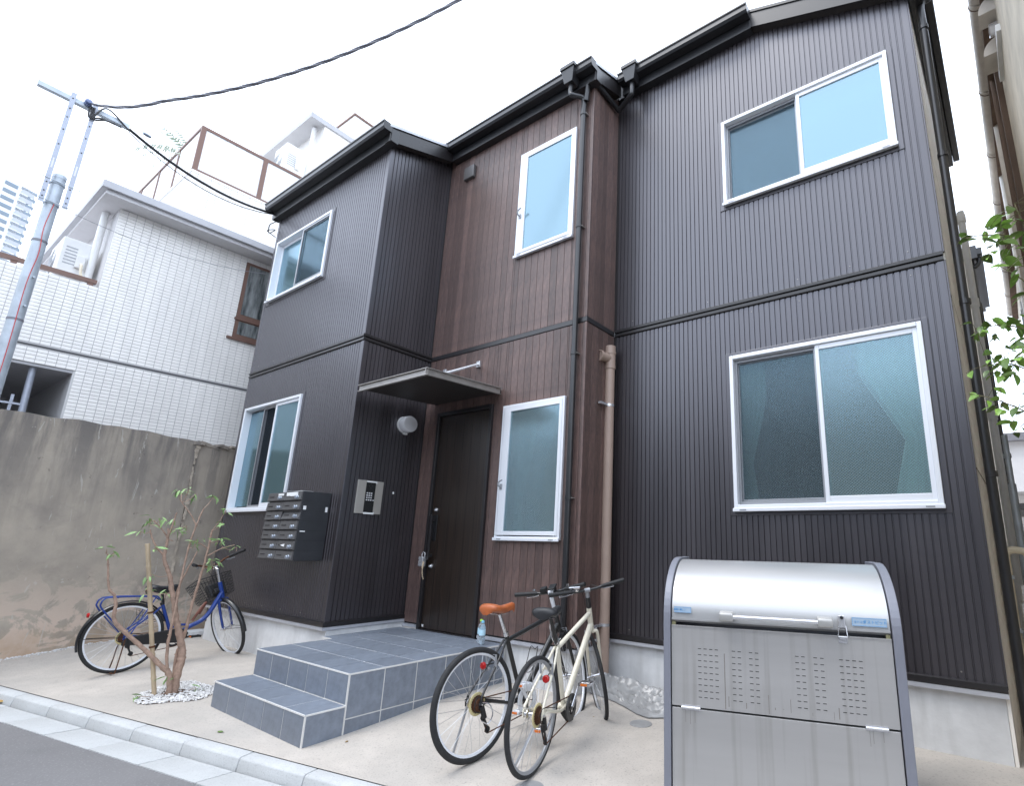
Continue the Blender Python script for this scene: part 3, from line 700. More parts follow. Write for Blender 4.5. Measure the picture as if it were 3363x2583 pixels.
rake(LX1+.13, LY-.12, WY-.1); rake(WX1+.10, WY-.12, RY-.1)
# right-hand hip slope: raking head of the right block and its side eave
def hp(x, y, dz=0): return (x, y, ZE-.01-.355*(x-.36)+dz)
XE = 1.93
m = M(); y0 = RY-.10
m.add([hp(.38,y0,-.05),hp(XE,y0,-.05),hp(XE,y0,.12),hp(.38,y0,.14),hp(.38,y0+.02,-.05),hp(XE,y0+.02,-.05),hp(XE,y0+.02,.12),hp(.38,y0+.02,.14)], [(0,1,2,3),(4,7,6,5),(0,4,5,1),(1,5,6,2),(3,2,6,7),(0,3,7,4)])
m.build('barge_board', trim_m, house)
m = M(); m.add([hp(.36,y0+.02,-.045),hp(XE,y0+.02,-.045),hp(XE,RY,-.045),hp(.36,RY,-.045)], [(0,1,2,3)]); m.build('soffit', under_m, house)
m = M(); yb = 2.75; xb = XE+sk*yb
m.add([hp(.36,y0-.01,.145),hp(XE+.03,y0-.01,.145),hp(xb+.03,yb,.145),(.36,yb,hp(.36,0)[2]+.145)]+[hp(.36,y0-.01,.18),hp(XE+.03,y0-.01,.18),hp(xb+.03,yb,.18),(.36,yb,hp(.36,0)[2]+.18)],
  [(0,3,2,1),(4,5,6,7),(0,1,5,4),(1,2,6,5),(2,3,7,6),(3,0,4,7)]); m.build('roof', black_m, house)
m = M(); za = hp(XE,0)[2]; zb2 = hp(xb,0)[2]+.02
def vb(p, q, x_in, lo, hi):
    return [(p[0],p[1],p[2]+lo),(q[0],q[1],q[2]+lo),(q[0],q[1],q[2]+hi),(p[0],p[1],p[2]+hi),(p[0]-x_in,p[1],p[2]+lo),(q[0]-x_in,q[1],q[2]+lo),(q[0]-x_in,q[1],q[2]+hi),(p[0]-x_in,p[1],p[2]+hi)]
BXF = [(0,1,2,3),(4,7,6,5),(0,4,5,1),(1,5,6,2),(3,2,6,7),(0,3,7,4)]
m.add(vb((XE+.02,y0,za),(xb+.02,yb,za),.10,-.08,.12), BXF); m.build('side_fascia', black_m, house)
m = M(); m.add(vb((XE+.10,y0+.05,za),(xb+.10,yb+.05,za),.075,.0,.10), BXF); m.build('side_gutter', black_m, house, bevel=.012)
# rear part of the house, set a little further out
m = M(); m.box(1.3,2.20,4.9,8.2,.05,6.05); m.build('rear_wall', beige_side, house)
m = M(); m.add(vb((2.33,4.85,6.1),(2.47,7.3,6.1),.3,-.08,.14), BXF); m.build('rear_fascia', black_m, house)
m = M(); m.add(vb((2.40,4.9,6.13),(2.54,7.3,6.13),.07,-.03,.08), BXF); m.build('rear_gutter', black_m, house)
m = M(); m.tube(curve([(2.36,5.0,6.08),(2.34,5.0,5.98),(2.26,5.0,5.9),(2.25,5.0,5.78),(2.25,5.0,.1)],4), .035, 10); m.build('rear_downpipe', black_m, house, smooth=True)
for x, y, r, mt in ((1.955,1.2,.038,cream_pipe),(2.10,2.6,.04,white_pl),(2.27,5.6,.055,oldwood_m),(2.26,5.3,.06,black_m)):
    z1 = {1.2:1.42,2.6:5.6}.get(y, 5.4); m = M(); m.cyl((x,y,.05),(x,y,z1),r,14)
    if y == 2.6:
        for zz in (1.4,2.9,4.3,5.45): m.cyl((x,y,zz),(x,y,zz+.1),r*1.25,14)
    m.build('service_pipe', mt, house, smooth=True)

# rainwater pipes
def hopper(x, y, z):
    m = M(); b0, b1 = .06, .095
    m.add([(x-b0,y-b0,z-.2),(x+b0,y-b0,z-.2),(x+b0,y+b0,z-.2),(x-b0,y+b0,z-.2),(x-b1,y-b1+.01,z-.02),(x+b1,y-b1+.01,z-.02),(x+b1,y+b0,z-.02),(x-b1,y+b0,z-.02)], [(0,3,2,1),(4,5,6,7),(0,1,5,4),(1,2,6,5),(2,3,7,6),(3,0,4,7)])
    m.box(x-b1-.012,x+b1+.012,y-b1-.004,y+b0,z-.019,z+.03); m.build('rain_hopper', black_m, house, bevel=.004)
hopper(-1.60, WY-.18, zt(WY)+.13); hopper(-1.07, RY-.18, zt(0)+.13)
DPX, DPY = -1.487, WY-.062
m = M(); m.tube(curve([(-1.60,WY-.18,6.79),(-1.60,WY-.18,6.66),(-1.57,WY-.17,6.62),(-1.50,WY-.09,6.62),(DPX,DPY,6.58),(DPX,DPY,6.45)],5)+[(DPX,DPY,.46)], .031, 14)
dp = m.build('downpipe', black_m, house, smooth=True)
m = M(); m.tube(curve([(-1.07,RY-.18,6.96),(-1.07,RY-.18,6.83),(-1.10,RY-.17,6.80),(-1.29,RY-.10,6.76),(-1.32,RY-.12,6.76),(-1.345,WY-.02,6.80),(-1.36,WY-.07,6.80),(-1.42,WY-.075,6.78),(-1.43,WY-.075,6.70),(-1.455,WY-.065,6.56)],5), .031, 14); m.build('offset_pipe', black_m, house, smooth=True)
for z in (6.39,4.88,3.37,1.86):
    M().lathe([(.031,-.018),(.037,-.018),(.037,.018),(.031,.018)], (DPX,DPY,z), (0,0,1), 16).build('pipe_bracket', black_m, dp)
    M().box(DPX+.02,DPX+.045,DPY-.004,DPY+.05,z-.005,z+.005).build('pipe_clip', canopy_m, dp)
X2 = 1.934
m = M(); m.tube([(X2-.01,.10,.03),(X2,.10,6.1)]+curve([(X2,.10,6.1),(X2,.10,6.35),(X2+.02,.11,6.44),(X2+.07,.13,6.47),(X2+.09,.14,6.52)],5)[1:], .034, 16); dp2 = m.build('downpipe', black_m, house, smooth=True)
for z in (6.13,4.75,3.37,1.99): M().lathe([(.034,-.02),(.041,-.02),(.041,.02),(.034,.02)], (X2,.10,z), (0,0,1), 18).build('pipe_bracket', black_m, dp2)
m = M(); px, py = -1.337, -.13
m.cyl((px,py,.05),(px,py,3.30),.052,20); m.cyl((px,py,3.30),(px,py,3.345),.060,20); m.cyl((px,py,3.345),(px,py,3.47),.058,20); m.cyl((px,py,3.47),(px,py,3.50),.063,20); m.cyl((px,py,3.50),(px,py,3.565),.058,20)
m.cyl((px,py,3.42),(px-.0,py-.02,3.42),.05,16); m.tube([(px,py,3.42),(px-.03,py-.16,3.42)], .050, 18)
# branch enters the board return beside it
sp = m.build('soil_pipe', soil_m, house, smooth=True)
m = M(); m.lathe([(.05,0),(.062,0),(.062,.02),(.05,.02)], (px-.03,py-.15,3.42), (-.19,-1,0), 18); m.build('pipe_collar', soil_m, sp)
for z in (2.884, .656):
    m = M(); m.lathe([(.052,-.014),(.055,-.014),(.055,.014),(.052,.014)], (px,py,z), (0,0,1), 20); m.box(px-.02,px-.014+.03,py-.18,py-.05,z-.011,z+.011); m.build('pipe_strap', steel_m, sp)
m = M(); m.box(-3.600,-3.402,WY-.060,WY-.014,6.362,6.556); v = m.build('vent_cover', flash_m, house, bevel=.008)
v.data.materials[0] = pm('dark_vent_metal', (.13,.125,.125), .35, .3)
# cable hook on the left gable corner
m = M(); m.tube(curve([(LX0+.03,LY,6.48),(LX0-.02,LY-.06,6.48),(LX0-.06,LY-.07,6.52)],5), .009, 8); m.build('cable_hook', steel_m, house)
# canopy over the door
cz, cb = 3.06, 3.11; cx0, cx1, cy0 = -3.76, -2.565, -1.573
cp = M(); cp.add([(cx0,cy0+.02,cz),(cx1-.02,cy0+.02,cz),(cx1-.02,WY-.015,cb),(cx0,WY-.015,cb),(cx0,cy0+.02,cz+.03),(cx1-.02,cy0+.02,cz+.03),(cx1-.02,WY-.015,cb+.03),(cx0,WY-.015,cb+.03)], [(0,3,2,1),(4,5,6,7),(0,1,5,4),(1,2,6,5),(2,3,7,6),(3,0,4,7)])
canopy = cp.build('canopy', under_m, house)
CH = [(0,-.030),(.030,-.030),(.030,-.024),(.008,-.024),(.008,.040),(.030,.040),(.030,.047),(0,.047)]
m = M(); m.ext(CH, (cx0-.015,cy0+.012,cz), (0,-1,0), (0,0,1), (1,0,0), cx1-cx0+.015); m.build('canopy_rim', canopy_m, canopy)
m = M(); L_ = Vector((0,WY-.02-cy0,cb-cz)); m.ext(CH, (cx1-.018,cy0-.016,cz), (1,0,0), (0,0,1), L_.normalized(), L_.length); m.build('canopy_rim', canopy_m, canopy)
for xr in (-3.52, -2.80):
    m = M(); a, b = Vector((xr+.18 if xr < -3 else -2.62,-1.30,cz+.045)), Vector((xr-.12 if xr > -3 else xr,WY-.03,3.53))
    if xr > -3: a = Vector((-2.64,-1.36,cz+.045)); b = Vector((-2.995,WY-.035,3.525))
    else: a = Vector((-3.30,-1.36,cz+.045)); b = Vector((-3.62,WY-.035,3.525))
    m.cyl(a, b, .015, 12); m.build('stay_rod', alu_m, canopy, smooth=True)
    M().box(b.x-.03,b.x+.03,WY-.04,WY-.013,b.z-.04,b.z+.04).build('stay_bracket', steel_m, canopy, bevel=.005)

# ------------------------------------------------------------------ porch with two tiled steps
porch = thing('tiled_porch', 'two-step entrance porch clad in slate-blue tiles before the brown door', 'steps')
SX0, SX1, S1, S2, PZ, QZ = -3.756, -2.243, -2.194, -2.489, .429, .211
TP = (SX1-SX0)/5
m = M(); m.box(SX0+.003,SX1-.003,S1+.003,WY-.03,-.1,PZ-.0025); m.box(SX0+.003,SX1-.003,S2+.003,S1+.003,-.1,QZ-.0025)
m.box(LX1+.022,SX0+.003,LY-.02,WY-.03,-.1,PZ-.0025); m.build('porch_core', grout_m, porch)
TM = {}
def tile(o, ux, uy, uz, w_, h_):
    key = (tuple(ux), tuple(uy), round(w_,3), round(h_,3))
    if key not in TM:
        mm = M(); ux_, uy_, uz_ = Vector(ux), Vector(uy), Vector(uz); c = ux_*w_/2+uy_*h_/2+uz_*-.003
        mm.obox(c, ux_, uy_, uz_, (w_-.009, h_-.009, .014)); TM[key] = mm.mesh('tile', tile_b, bevel=.0015)
    q = Vector(o)+Vector(uz)*random.uniform(-.0006,.0006)
    return link('tile', TM[key], porch, q)
X_, Y_, Z_ = (1,0,0), (0,1,0), (0,0,1)
for i in range(5):
    x = SX0+i*TP
    y = S1
    while y < WY-.06:
        d = min(TP, WY-.035-y); tile((x,y,PZ-.004), X_, Y_, Z_, TP, d); y += TP
    tile((x,S2,QZ-.004), X_, Y_, Z_, TP, S1-S2)
    tile((x,S1+.004,QZ), X_, Z_, (0,-1,0), TP, PZ-QZ-.004)
    tile((x,S2+.004,-.02), X_, Z_, (0,-1,0), TP, QZ+.016)
for y in (LY-.01, LY-.01+TP, LY-.01+2*TP, LY-.01+3*TP):
    if y < WY-.08: tile((LX1+.025,y,PZ-.004), X_, Y_, Z_, SX0-LX1-.027, min(TP, WY-.035-y))
y = S1
while y < WY-.06:
    d = min(TP, WY-.035-y); tile((SX1-.004,y,PZ-.004-.310), Y_, Z_, X_, d, .310); tile((SX1-.004,y,-.03), Y_, Z_, X_, d, PZ-.314+.03); y += TP
tile((SX1-.004,S2,-.02), Y_, Z_, X_, S1-S2, QZ+.016)
for s, z0, z1, ya, yb_ in ((0,-.02,QZ-.004,S2,S1),(1,-.02,PZ-.004,S1,S1+TP),(2,-.02,PZ-.004,S1+TP,S1+2*TP)):
    tile((SX0+.004,yb_,z0), (0,-1,0), Z_, (-1,0,0), yb_-ya, z1-z0)
# pale nosing joints along the arrises
for a, b in (((SX0,S1+.002,PZ-.006),(SX1,S1+.002,PZ-.006)),((SX1-.002,S1,PZ-.006),(SX1-.002,WY-.04,PZ-.006)),((SX0,S2+.002,QZ-.006),(SX1,S2+.002,QZ-.006)),((SX1-.002,S2,QZ-.006),(SX1-.002,S1,QZ-.006)),((SX1-.003,S1+.003,.0),(SX1-.003,S1+.003,PZ-.01)),((SX1-.003,S2+.003,.0),(SX1-.003,S2+.003,QZ-.01))):
    M().bar(a, b, .0105, .0105).build('nosing_joint', grout_m, porch)

# ------------------------------------------------------------------ things fixed to the house
# mailboxes
mb = thing('mailbox_bank', 'bank of fourteen graphite mailboxes in two columns below the left window', 'mailboxes', (-4.545, LY, 1.18))
MW, MH, MD = .380, .1045, .315
M().box(-MW,MW,-MD,-.012,0,MH*7).build('cabinet', boxside_m, mb, bevel=.003)
for r in range(7): M().box(MW,MW+.0015,-MD+.01,-.02,MH*r-.0008,MH*r+.0008).build('cabinet_joint', dark_m, mb)
dm = M(); dm.add([(.004,-.004,.004),(MW-.004,-.004,.004),(MW-.004,-.028,.012),(.004,-.028,.012),(.004,-.004,MH-.004),(MW-.004,-.004,MH-.004),(MW-.004,-.016,MH-.006),(.004,-.016,MH-.006)], [(0,3,2,1),(4,5,6,7),(3,7,6,2),(0,4,7,3),(1,2,6,5)])
dmesh = dm.mesh('mailbox_door', box_m, bevel=.002)
km = M().lathe([(0,.030),(.016,.030),(.019,.026),(.019,.008),(.023,.004),(.023,0)], (MW-.075,-.022,.038), (0,-1,.05), 18).mesh('dial_knob', knob_m, smooth=True)
sm_ = M().box(.05,.15,-.0262,-.0215,.050,.058).mesh('letter_slot', dark_m)
for r in range(7):
    for c in range(2):
        d = link('mailbox_door', dmesh, mb, (-MW+c*MW, -MD, MH*r))
        if (r, c) == (4, 1): d.rotation_euler = (-.22, 0, 0)           # one flap stands ajar
        link('dial_knob', km, d); link('letter_slot', sm_, d)
for x0, x1, z0, z1 in ((-.13,-.01,.693,.715),(.06,.30,.680,.722)): M().box(x0,x1,-MD-.0262,-MD-.021,z0,z1).build('paper_label', paper_m, mb)
m = M(); m.add([(.10,-MD-.03,.157),(.20,-MD-.03,.172),(.20,-MD-.032,.140)], [(0,1,2)]); m.add([(.10,-MD-.031,.157),(.20,-MD-.033,.140),(.20,-MD-.031,.172)], [(0,1,2)]); m.build('leaflet', paper_m, mb)
for y0, y1, z0, z1 in ((-.30,-.27,.535,.575),(-.06,-.035,.52,.575),(-.30,-.245,.30,.312)): M().box(MW+.0018,MW+.003,y0,y1,z0,z1).build('tape_scrap', paper_m, mb)
m = M(); random.seed(3)
for i in range(7): m.obox((.02+i*.05,-MD+.03+random.uniform(0,.06),MH*7+.004+random.uniform(0,.006)), (1,random.uniform(-.3,.3),random.uniform(-.06,.06)), (0,1,0), (0,0,1), (.09,.10,.002))
m.build('loose_papers', paper_m, mb)
# intercom
ic = thing('entry_intercom', 'champagne metal intercom panel with black keypad strip beside the door', 'intercom', (LX1+.0095, -1.18, 1.89))
M().box(0,.016,-.16,.16,-.188,.188).build('face_plate', panelplate_m, ic, bevel=.003)
M().box(.0162,.019,-.058,.060,-.172,.168).build('black_panel', dark_m, ic)
for z in (.172, -.180): M().box(.0164,.0185,-.055,.075,z-.013,z+.013).build('name_strip', paper_m, ic)
kmesh = M().box(0,.003,-.008,.008,-.007,.007).mesh('key', keym)
for r in range(4):
    for c in range(3): link('key', kmesh, ic, (.0192, -.035+c*.026, .045-r*.026))
M().box(.0192,.0215,.040,.056,-.040,-.027).build('call_key', keym, ic)
for i, (y, z) in enumerate(((-.02,.125),(.02,.125),(0,.10))): M().lathe([(0,.003),(.006,.003),(.007,0)], (.019,y,z), (1,0,0), 12).build('lens', boxside_m, ic)
# lamp
lp = thing('wall_lamp', 'round opal wall lamp, unlit, on the dark side wall under the canopy', 'lamp', (LX1+.0095, -.828, 2.813))
m = M(); m.lathe([(0,0),(.105,0),(.105,.03),(.09,.035),(.09,.04)], (0,0,0), (1,0,0), 32); m.build('lamp_base', white_pl, lp, smooth=True)
m = M(); m.lathe([(.1,.03),(.102,.035),(.102,.115),(.094,.130),(.07,.137),(0,.139)], (0,0,0), (1,0,0), 36); m.build('lamp_shade', lamp_m, lp, smooth=True)
M().box(.01,.045,-.02,.03,-.125,-.10).build('motion_sensor', white_pl, lp, bevel=.006)
# small white sensor stud on the side wall
st = M().box(LX1+.0095,LX1+.026,-.885,-.868,1.952,1.978).build('wall_sensor', white_pl, bevel=.003); tag(st, 'tiny white square stud on the dark side wall between intercom and door', 'sensor')
# lock box on the door handle
lb = thing('key_lockbox', 'small silver key lockbox hanging from the door pull', 'lockbox', (hx-.06, WY-.085, 1.20))
M().box(-.045,.035,-.03,.02,-.075,.035).build('lockbox_body', steel_m, lb, bevel=.008)
m = M(); m.tube(curve([(-.02,0,.03),(-.02,0,.07),(.005,0,.088),(.03,0,.07),(.03,0,.03)],5), .006, 8); m.build('shackle', steel_m, lb, smooth=True)
m = M(); m.tube(curve([(.045,-.02,-.02),(.05,-.03,-.09),(.06,-.03,-.17),(.075,-.02,-.215)],6), [.010]*7+[.005]*12, 6); m.build('key_strap', bamboo_m, lb, smooth=True)

# ------------------------------------------------------------------ old boundary wall
def oldwall():
    mm = M(); H = 2.80; n, k = 150, 56
    def top(t): return H+.012*math.sin(t*3)+.02*noise.noise(Vector((t*4,0,0)))
    def P(t, z, side):
        p = WP+WD*t; b = noise.noise(Vector((t*1.3,z*1.3,side)))*.010+noise.noise(Vector((t*7,z*7,side)))*.004
        return p+WN*((0 if side == 0 else -.16)+(b if side == 0 else -b))+Vector((0,0,z))
    T0, T1 = -1.7, 1.50
    for side in (0, 1): mm.grid(lambda a, b: P(lerp(T0,T1,a), -.15+(top(lerp(T0,T1,a))+.15)*b, side), n, k)
    o = len(mm.v); vs = []
    for i in range(n+1):
        t = lerp(T0,T1,i/n); vs += [P(t,top(t),0), P(t,top(t),1)]
    mm.add(vs, [(2*i,2*i+2,2*i+3,2*i+1) for i in range(n)])
    for t in (T0, T1): mm.add([P(t,-.15+(top(t)+.15)*j/k,s) for s in (0,1) for j in range(k+1)], [(j,j+1,k+2+j,k+1+j) for j in range(k)])
    return mm
ow = thing('concrete_boundary_wall', 'weathered grey-brown concrete boundary wall with peeling patches left of the house', 'wall')
oldwall().build('wall_panel', oldwall_m, ow, smooth=60)
m = M(); k = 40                                               # later, paler end section with a crumbling head
def PP(t, z, dd): p = WP+WD*t; return p+WN*(dd+noise.noise(Vector((t*5,z*5,3)))*.008)+Vector((0,0,z))
def topB(t): return 2.74+.05*noise.noise(Vector((t*9,1,0)))+.02*noise.noise(Vector((t*25,1,0)))
m.grid(lambda a, b: PP(lerp(1.512,4.2,a), -.15+(topB(lerp(1.512,4.2,a))+.15)*b, -.025), 110, 50)
m.grid(lambda a, b: PP(lerp(1.512,4.2,a), topB(lerp(1.512,4.2,a)), lerp(-.025,-.17,b)), 110, 3)
m.grid(lambda a, b: PP(1.512, -.15+(topB(1.512)+.15)*b, lerp(-.025,-.17,a)), 3, 40)
m.build('wall_end_section', oldwall_m, ow, smooth=60)
m = M()                                                       # broken mortar capping
rnd = random.Random(5)
for i in range(26):
    t = 1.50+i*.055; m.obox(PP(t,topB(t)+rnd.uniform(.0,.035),-.08), (WD.x,WD.y,rnd.uniform(-.25,.25)), WN, (0,0,1), (rnd.uniform(.06,.13),rnd.uniform(.12,.19),rnd.uniform(.025,.06)))
m.build('broken_capping', oldwall_m, ow, bevel=.006)
m = M()                                                       # ragged mortar seam between the two lengths
rnd = random.Random(9)
for i in range(60):
    z = .06+i*.0455; w_ = .028+.022*max(0,math.sin(i*.33+1))+rnd.uniform(-.008,.010)
    if rnd.random() < .10: continue
    m.obox(PP(1.522+rnd.uniform(-.006,.006)+.012*math.sin(i*.21),z,-.016+rnd.uniform(-.004,.006)), (WD.x,WD.y,rnd.uniform(-.15,.15)), WN, (0,0,1), (w_,.03,rnd.uniform(.040,.056)))
m.build('mortar_seam', pm('pale_mortar', (.50,.43,.35), .9, 0, .25, 20), ow)
cb_ = M().box(-7.50,-7.28,-1.50,-1.30,.05,.13).build('concrete_block', found_m, bevel=.01); tag(cb_, 'small pale concrete block on the ground at the wall foot behind the blue bicycle', 'block')

# ------------------------------------------------------------------ white tiled neighbour
nb = thing('tiled_apartment_building', 'white tiled apartment building with balconies behind the old wall', 'building')
NS = .05
def nx(y, off=0): return -8.176+NS*(y+1.16)+off
NYC = -3.12                                                   # street corner of the upper storey
def nbox(x_in, x_out, y0, y1, z0, z1, nm, mt, bevel=0):        # box sheared along the building's side plane
    mm = M(); mm.add([(nx(y0,x_in),y0,z0),(nx(y0,x_out),y0,z0),(nx(y1,x_out),y1,z0),(nx(y1,x_in),y1,z0),(nx(y0,x_in),y0,z1),(nx(y0,x_out),y0,z1),(nx(y1,x_out),y1,z1),(nx(y1,x_in),y1,z1)],
      [(0,3,2,1),(4,5,6,7),(0,1,5,4),(1,2,6,5),(2,3,7,6),(3,0,4,7)]); return mm.build(nm, mt, nb, bevel=bevel)
NE = 6.20
nbox(-5,-.012,NYC,6,3.60,NE,'wall',grout_g)                    # upper side wall
nbox(-5,-.012,-3.14,6,-.1,3.598,'wall',grout_g)
nbox(-.16,-.012,-7.5,NYC-.001,3.60,4.86,'balcony_wall',grout_g)
nbox(-4,-.16,-7.5,NYC-.001,3.62,3.86,'balcony_floor',rend_m)
nbox(-4.5,-.012,-7.5,-5.2,-.1,3.598,'wall',grout_g); nbox(-4.5,-3.0,-5.2,-3.14,-.1,3.598,'wall',grout_g)
nbox(-.20,-.0,-5.2,-3.141,-.1,2.35,'parapet',rend_m)
nbox(-3.0,-.02,-5.19,-3.141,3.56,3.599,'soffit',eave_m)
# wall tiles: 95 x 45 mm, the nearest ones singly, the rest as one part
TWd, THt = .1, .05
spots = []
def tspots(y0, y1, z0, z1, off, holes=()):
    ny, nz_ = int(round((y1-y0)/TWd)), int(round((z1-z0)/THt))
    for i in range(ny):
        for j in range(nz_):
            y, z = y0+i*TWd, z0+j*THt
            if any(a-.03 < y+TWd/2 < b+.03 and c-.01 < z+THt/2 < d+.01 for a, b, c, d in holes): continue
            spots.append((y, z, off))
NWIN = (-1.42, .6, 4.68, 6.08)
tspots(NYC, 1.4, 3.865, NE, 0, [NWIN]); tspots(NYC-4.0, NYC, 3.865, 4.86, 0); tspots(-3.12, 1.2, 2.35, 3.80, 0); tspots(NYC-4.0, NYC, 3.60, 3.80, 0)
UX = -.47; UYC = -2.33; UZ0, UZ1 = 6.5, 7.55
tspots(UYC, 2.2, UZ0, UZ1, UX)
camp = Vector((1.785,-4.699,1.419))
spots = [s for s in spots if s[1] > 2.65]
spots.sort(key=lambda s: (Vector((nx(s[0],s[2]),s[0],s[1]))-camp).length + (4 if s[0] < -3.75 else 0))
tmesh = M().add([(0,.003,.003),(0,TWd-.003,.003),(0,TWd-.003,THt-.003),(0,.003,THt-.003),(-.012,.003,.003),(-.012,TWd-.003,.003),(-.012,TWd-.003,THt-.003),(-.012,.003,THt-.003)], [(0,1,2,3),(4,7,6,5),(0,4,5,1),(1,5,6,2),(2,6,7,3),(3,7,4,0)]).mesh('wall_tile', tile_w)
rest = M()
for i, (y, z, off) in enumerate(spots):
    if i < 300: link('wall_tile', tmesh, nb, (nx(y,off)+random.uniform(-.0008,.0008), y, z)).rotation_euler = (0,0,-NS)
    else:
        x = nx(y,off)+random.uniform(-.0008,.0008); a = .003; ya, yb_, za, zb_ = y+a, y+TWd-a, z+a, z+THt-a
        rest.add([(x,ya,za),(x+NS*TWd,yb_,za),(x+NS*TWd,yb_,zb_),(x,ya,zb_),(x-.012,ya,za),(x-.012,yb_,za),(x-.012,yb_,zb_),(x-.012,ya,zb_)], [(0,1,2,3),(0,4,5,1),(1,5,6,2),(2,6,7,3),(3,7,4,0)])
tag(rest.build('wall_tiling', tile_w, nb, fix=False), kind='stuff')
nbox(-.02,-.004,-7.4,1.4,3.80,3.865,'joint_backing',grout_g); nbox(-.02,.002,-7.4,1.4,3.821,3.845,'joint_strip',pm('dark_grey_joint',(.09,.09,.095),.7))
# eave slab round the upper storey
nbox(-5,.39,NYC-.30,6,NE+.03,NE+.14,'eave_slab',eave_m,.004)
nbox(-5,.33,NYC-.24,6,NE-.03,NE+.029,'eave_soffit',rend_m)
# window at the side, partly hidden by the dark house
nbox(-.16,.012,NWIN[0],NWIN[1],NWIN[2],NWIN[3],'window_frame',brown_al)
nw = nb.children[-1]
nbox(-.05,.016,NWIN[0]+.05,NWIN[1]-.05,5.11,NWIN[3]-.05,'pane',nglass_m); nbox(-.05,.016,NWIN[0]+.05,NWIN[1]-.05,NWIN[2]+.07,4.98,'pane',nglass_m)
nbox(-.05,.03,NWIN[0]-.02,NWIN[1],5.00,5.04,'window_rail',brown_al); nbox(-.05,.04,NWIN[0]-.08,NWIN[1],NWIN[2]-.04,NWIN[2],'window_sill',brown_al)
# balcony opening below: post and rail
m = M(); m.cyl((-8.42,-3.47,2.3),(-8.42,-3.50,3.57),.036,14); m.build('post', galv2_m, nb, smooth=True)
m = M(); m.box(-8.437,-8.403,-5.1,-3.48,3.03,3.055); 
for i in range(8): m.box(-8.43,-8.41,-3.62-i*.12,-3.59-i*.12,2.3,3.16)
m.build('inner_railing', galv2_m, nb)
# upper balcony rail on the parapet
nbox(-.13,-.06,-7.4,NYC-.02,4.93,4.985,'handrail',brown_al)
for y in (-3.20,-3.95,-4.7): nbox(-.12,-.07,y-.03,y+.03,4.86,4.93,'rail_post',brown_al)
# upper storey front: dark window, white downpipe
M().box(-9.9,-8.95,NYC-.012,NYC+.02,4.0,5.95).build('balcony_window', nglass_m, nb)
m = M(); m.cyl((-8.60,NYC-.09,3.86),(-8.60,NYC-.09,NE-.03),.045,14)
m.build('downpipe', white_pl, nb, smooth=True)
# recessed upper floor with glazed terrace screen
nbox(-8,UX-.012,UYC,6,NE+.14,UZ1,'wall',grout_g); nbox(-8,UX+.01,UYC-.01,6,UZ1,UZ1+.04,'coping',tile_w)
RT = 8.50
nbox(UX-.05,UX,UYC,2.5,RT-.05,RT,'handrail',brown_al); nbox(UX-.05,UX,UYC,2.5,UZ1+.041,UZ1+.085,'bottom_rail',brown_al)
for y in (UYC, -1.335, -.30, .74): nbox(UX-.045,UX-.001,y,y+.075,UZ1+.04,RT-.05,'rail_post',brown_al)
for y0, y1 in ((UYC+.075,-1.335),(-1.26,-.30),(-.225,.74),(.815,2.4)): nbox(UX-.03,UX-.02,y0,y1,UZ1+.085,RT-.05,'screen_panel',frost_m)
xx = nx(UYC,UX)
m = M(); m.box(xx-5,xx-.05,UYC,UYC+.05,RT-.05,RT); m.box(xx-5,xx-.05,UYC,UYC+.05,UZ1+.041,UZ1+.085); m.build('handrail', brown_al, nb)
for i in range(5):
    x1 = xx-.05-i*1.05
    M().box(x1-1.05,x1-.985,UYC+.005,UYC+.05,UZ1+.08,RT-.05).build('rail_post', brown_al, nb); M().box(x1-.985,x1,UYC+.02,UYC+.03,UZ1+.085,RT-.05).build('screen_panel', frost_m, nb)
# penthouse further back
PX = -9.86
m = M(); m.box(-14,PX-.02,.12,6,7.6,10.95); m.build('penthouse_wall', tile_w, nb)
m = M(); m.box(-14,PX+.02,-.22,6,10.95,11.08); m.build('penthouse_eave', eave_m, nb)
m = M(); m.box(-13,PX+.0,.75,6,11.08,11.75); m.build('penthouse_upper_wall', tile_w, nb); M().box(-13,PX+.03,.72,6,11.75,11.80).build('coping', brown_al, nb)
M().cyl((PX-.25,.0,8),(PX-.25,.0,10.9),.05,12).build('downpipe', white_pl, nb)
def ac_unit(name, label, x0, x1, y0, y1, z0, z1):
    t = thing(name, label, 'air conditioner', ((x0+x1)/2,(y0+y1)/2,z0), group='outdoor air conditioning units'); hx_, hy, h = (x1-x0)/2, (y1-y0)/2, z1-z0
    M().box(-hx_,hx_,-hy,hy,.05,h).build('casing', white_pl, t, bevel=.015)
    m = M(); c = Vector((-hx_*.25,-hy-.003,h*.52))
    for r in (.06,.11,.16,.21): m.torus(c, (0,1,0), min(r,h*.42), .006, 28, 5)
    m.build('fan_guard', alu_d, t)
    for i in range(6): M().box(hx_,hx_+.004,-hy*.7,hy*.1,h*.35+i*.05,h*.35+i*.05+.018).build('louvre', alu_d, t)
    M().box(hx_,hx_+.05,hy*.1,hy*.75,h*.3,h*.62).build('valve_cover', white_pl, t, bevel=.01)
    for sx in (-1,1): M().box(sx*hx_*.7-.04,sx*hx_*.7+.04,-hy*1.1,hy*1.1,0,.05).build('foot', white_pl, t)
    m = M(); m.tube(curve([(hx_+.03,hy*.5,h*.4),(hx_+.09,hy*.5,h*.36),(hx_+.10,hy*.6,h*.15),(hx_+.10,hy*.9,0)],6), .016, 8); m.build('refrigerant_pipe', cream_pipe, t, smooth=True)
    return t
ac_unit('air_conditioner', 'white air conditioner unit on the balcony of the tiled building', -9.35, -8.62, -3.55, -3.24, 4.98, 5.60)
ac_unit('air_conditioner', 'white air conditioner unit high up under the penthouse eave', -10.5, -9.95, -.55, -.15, 9.25, 10.05)
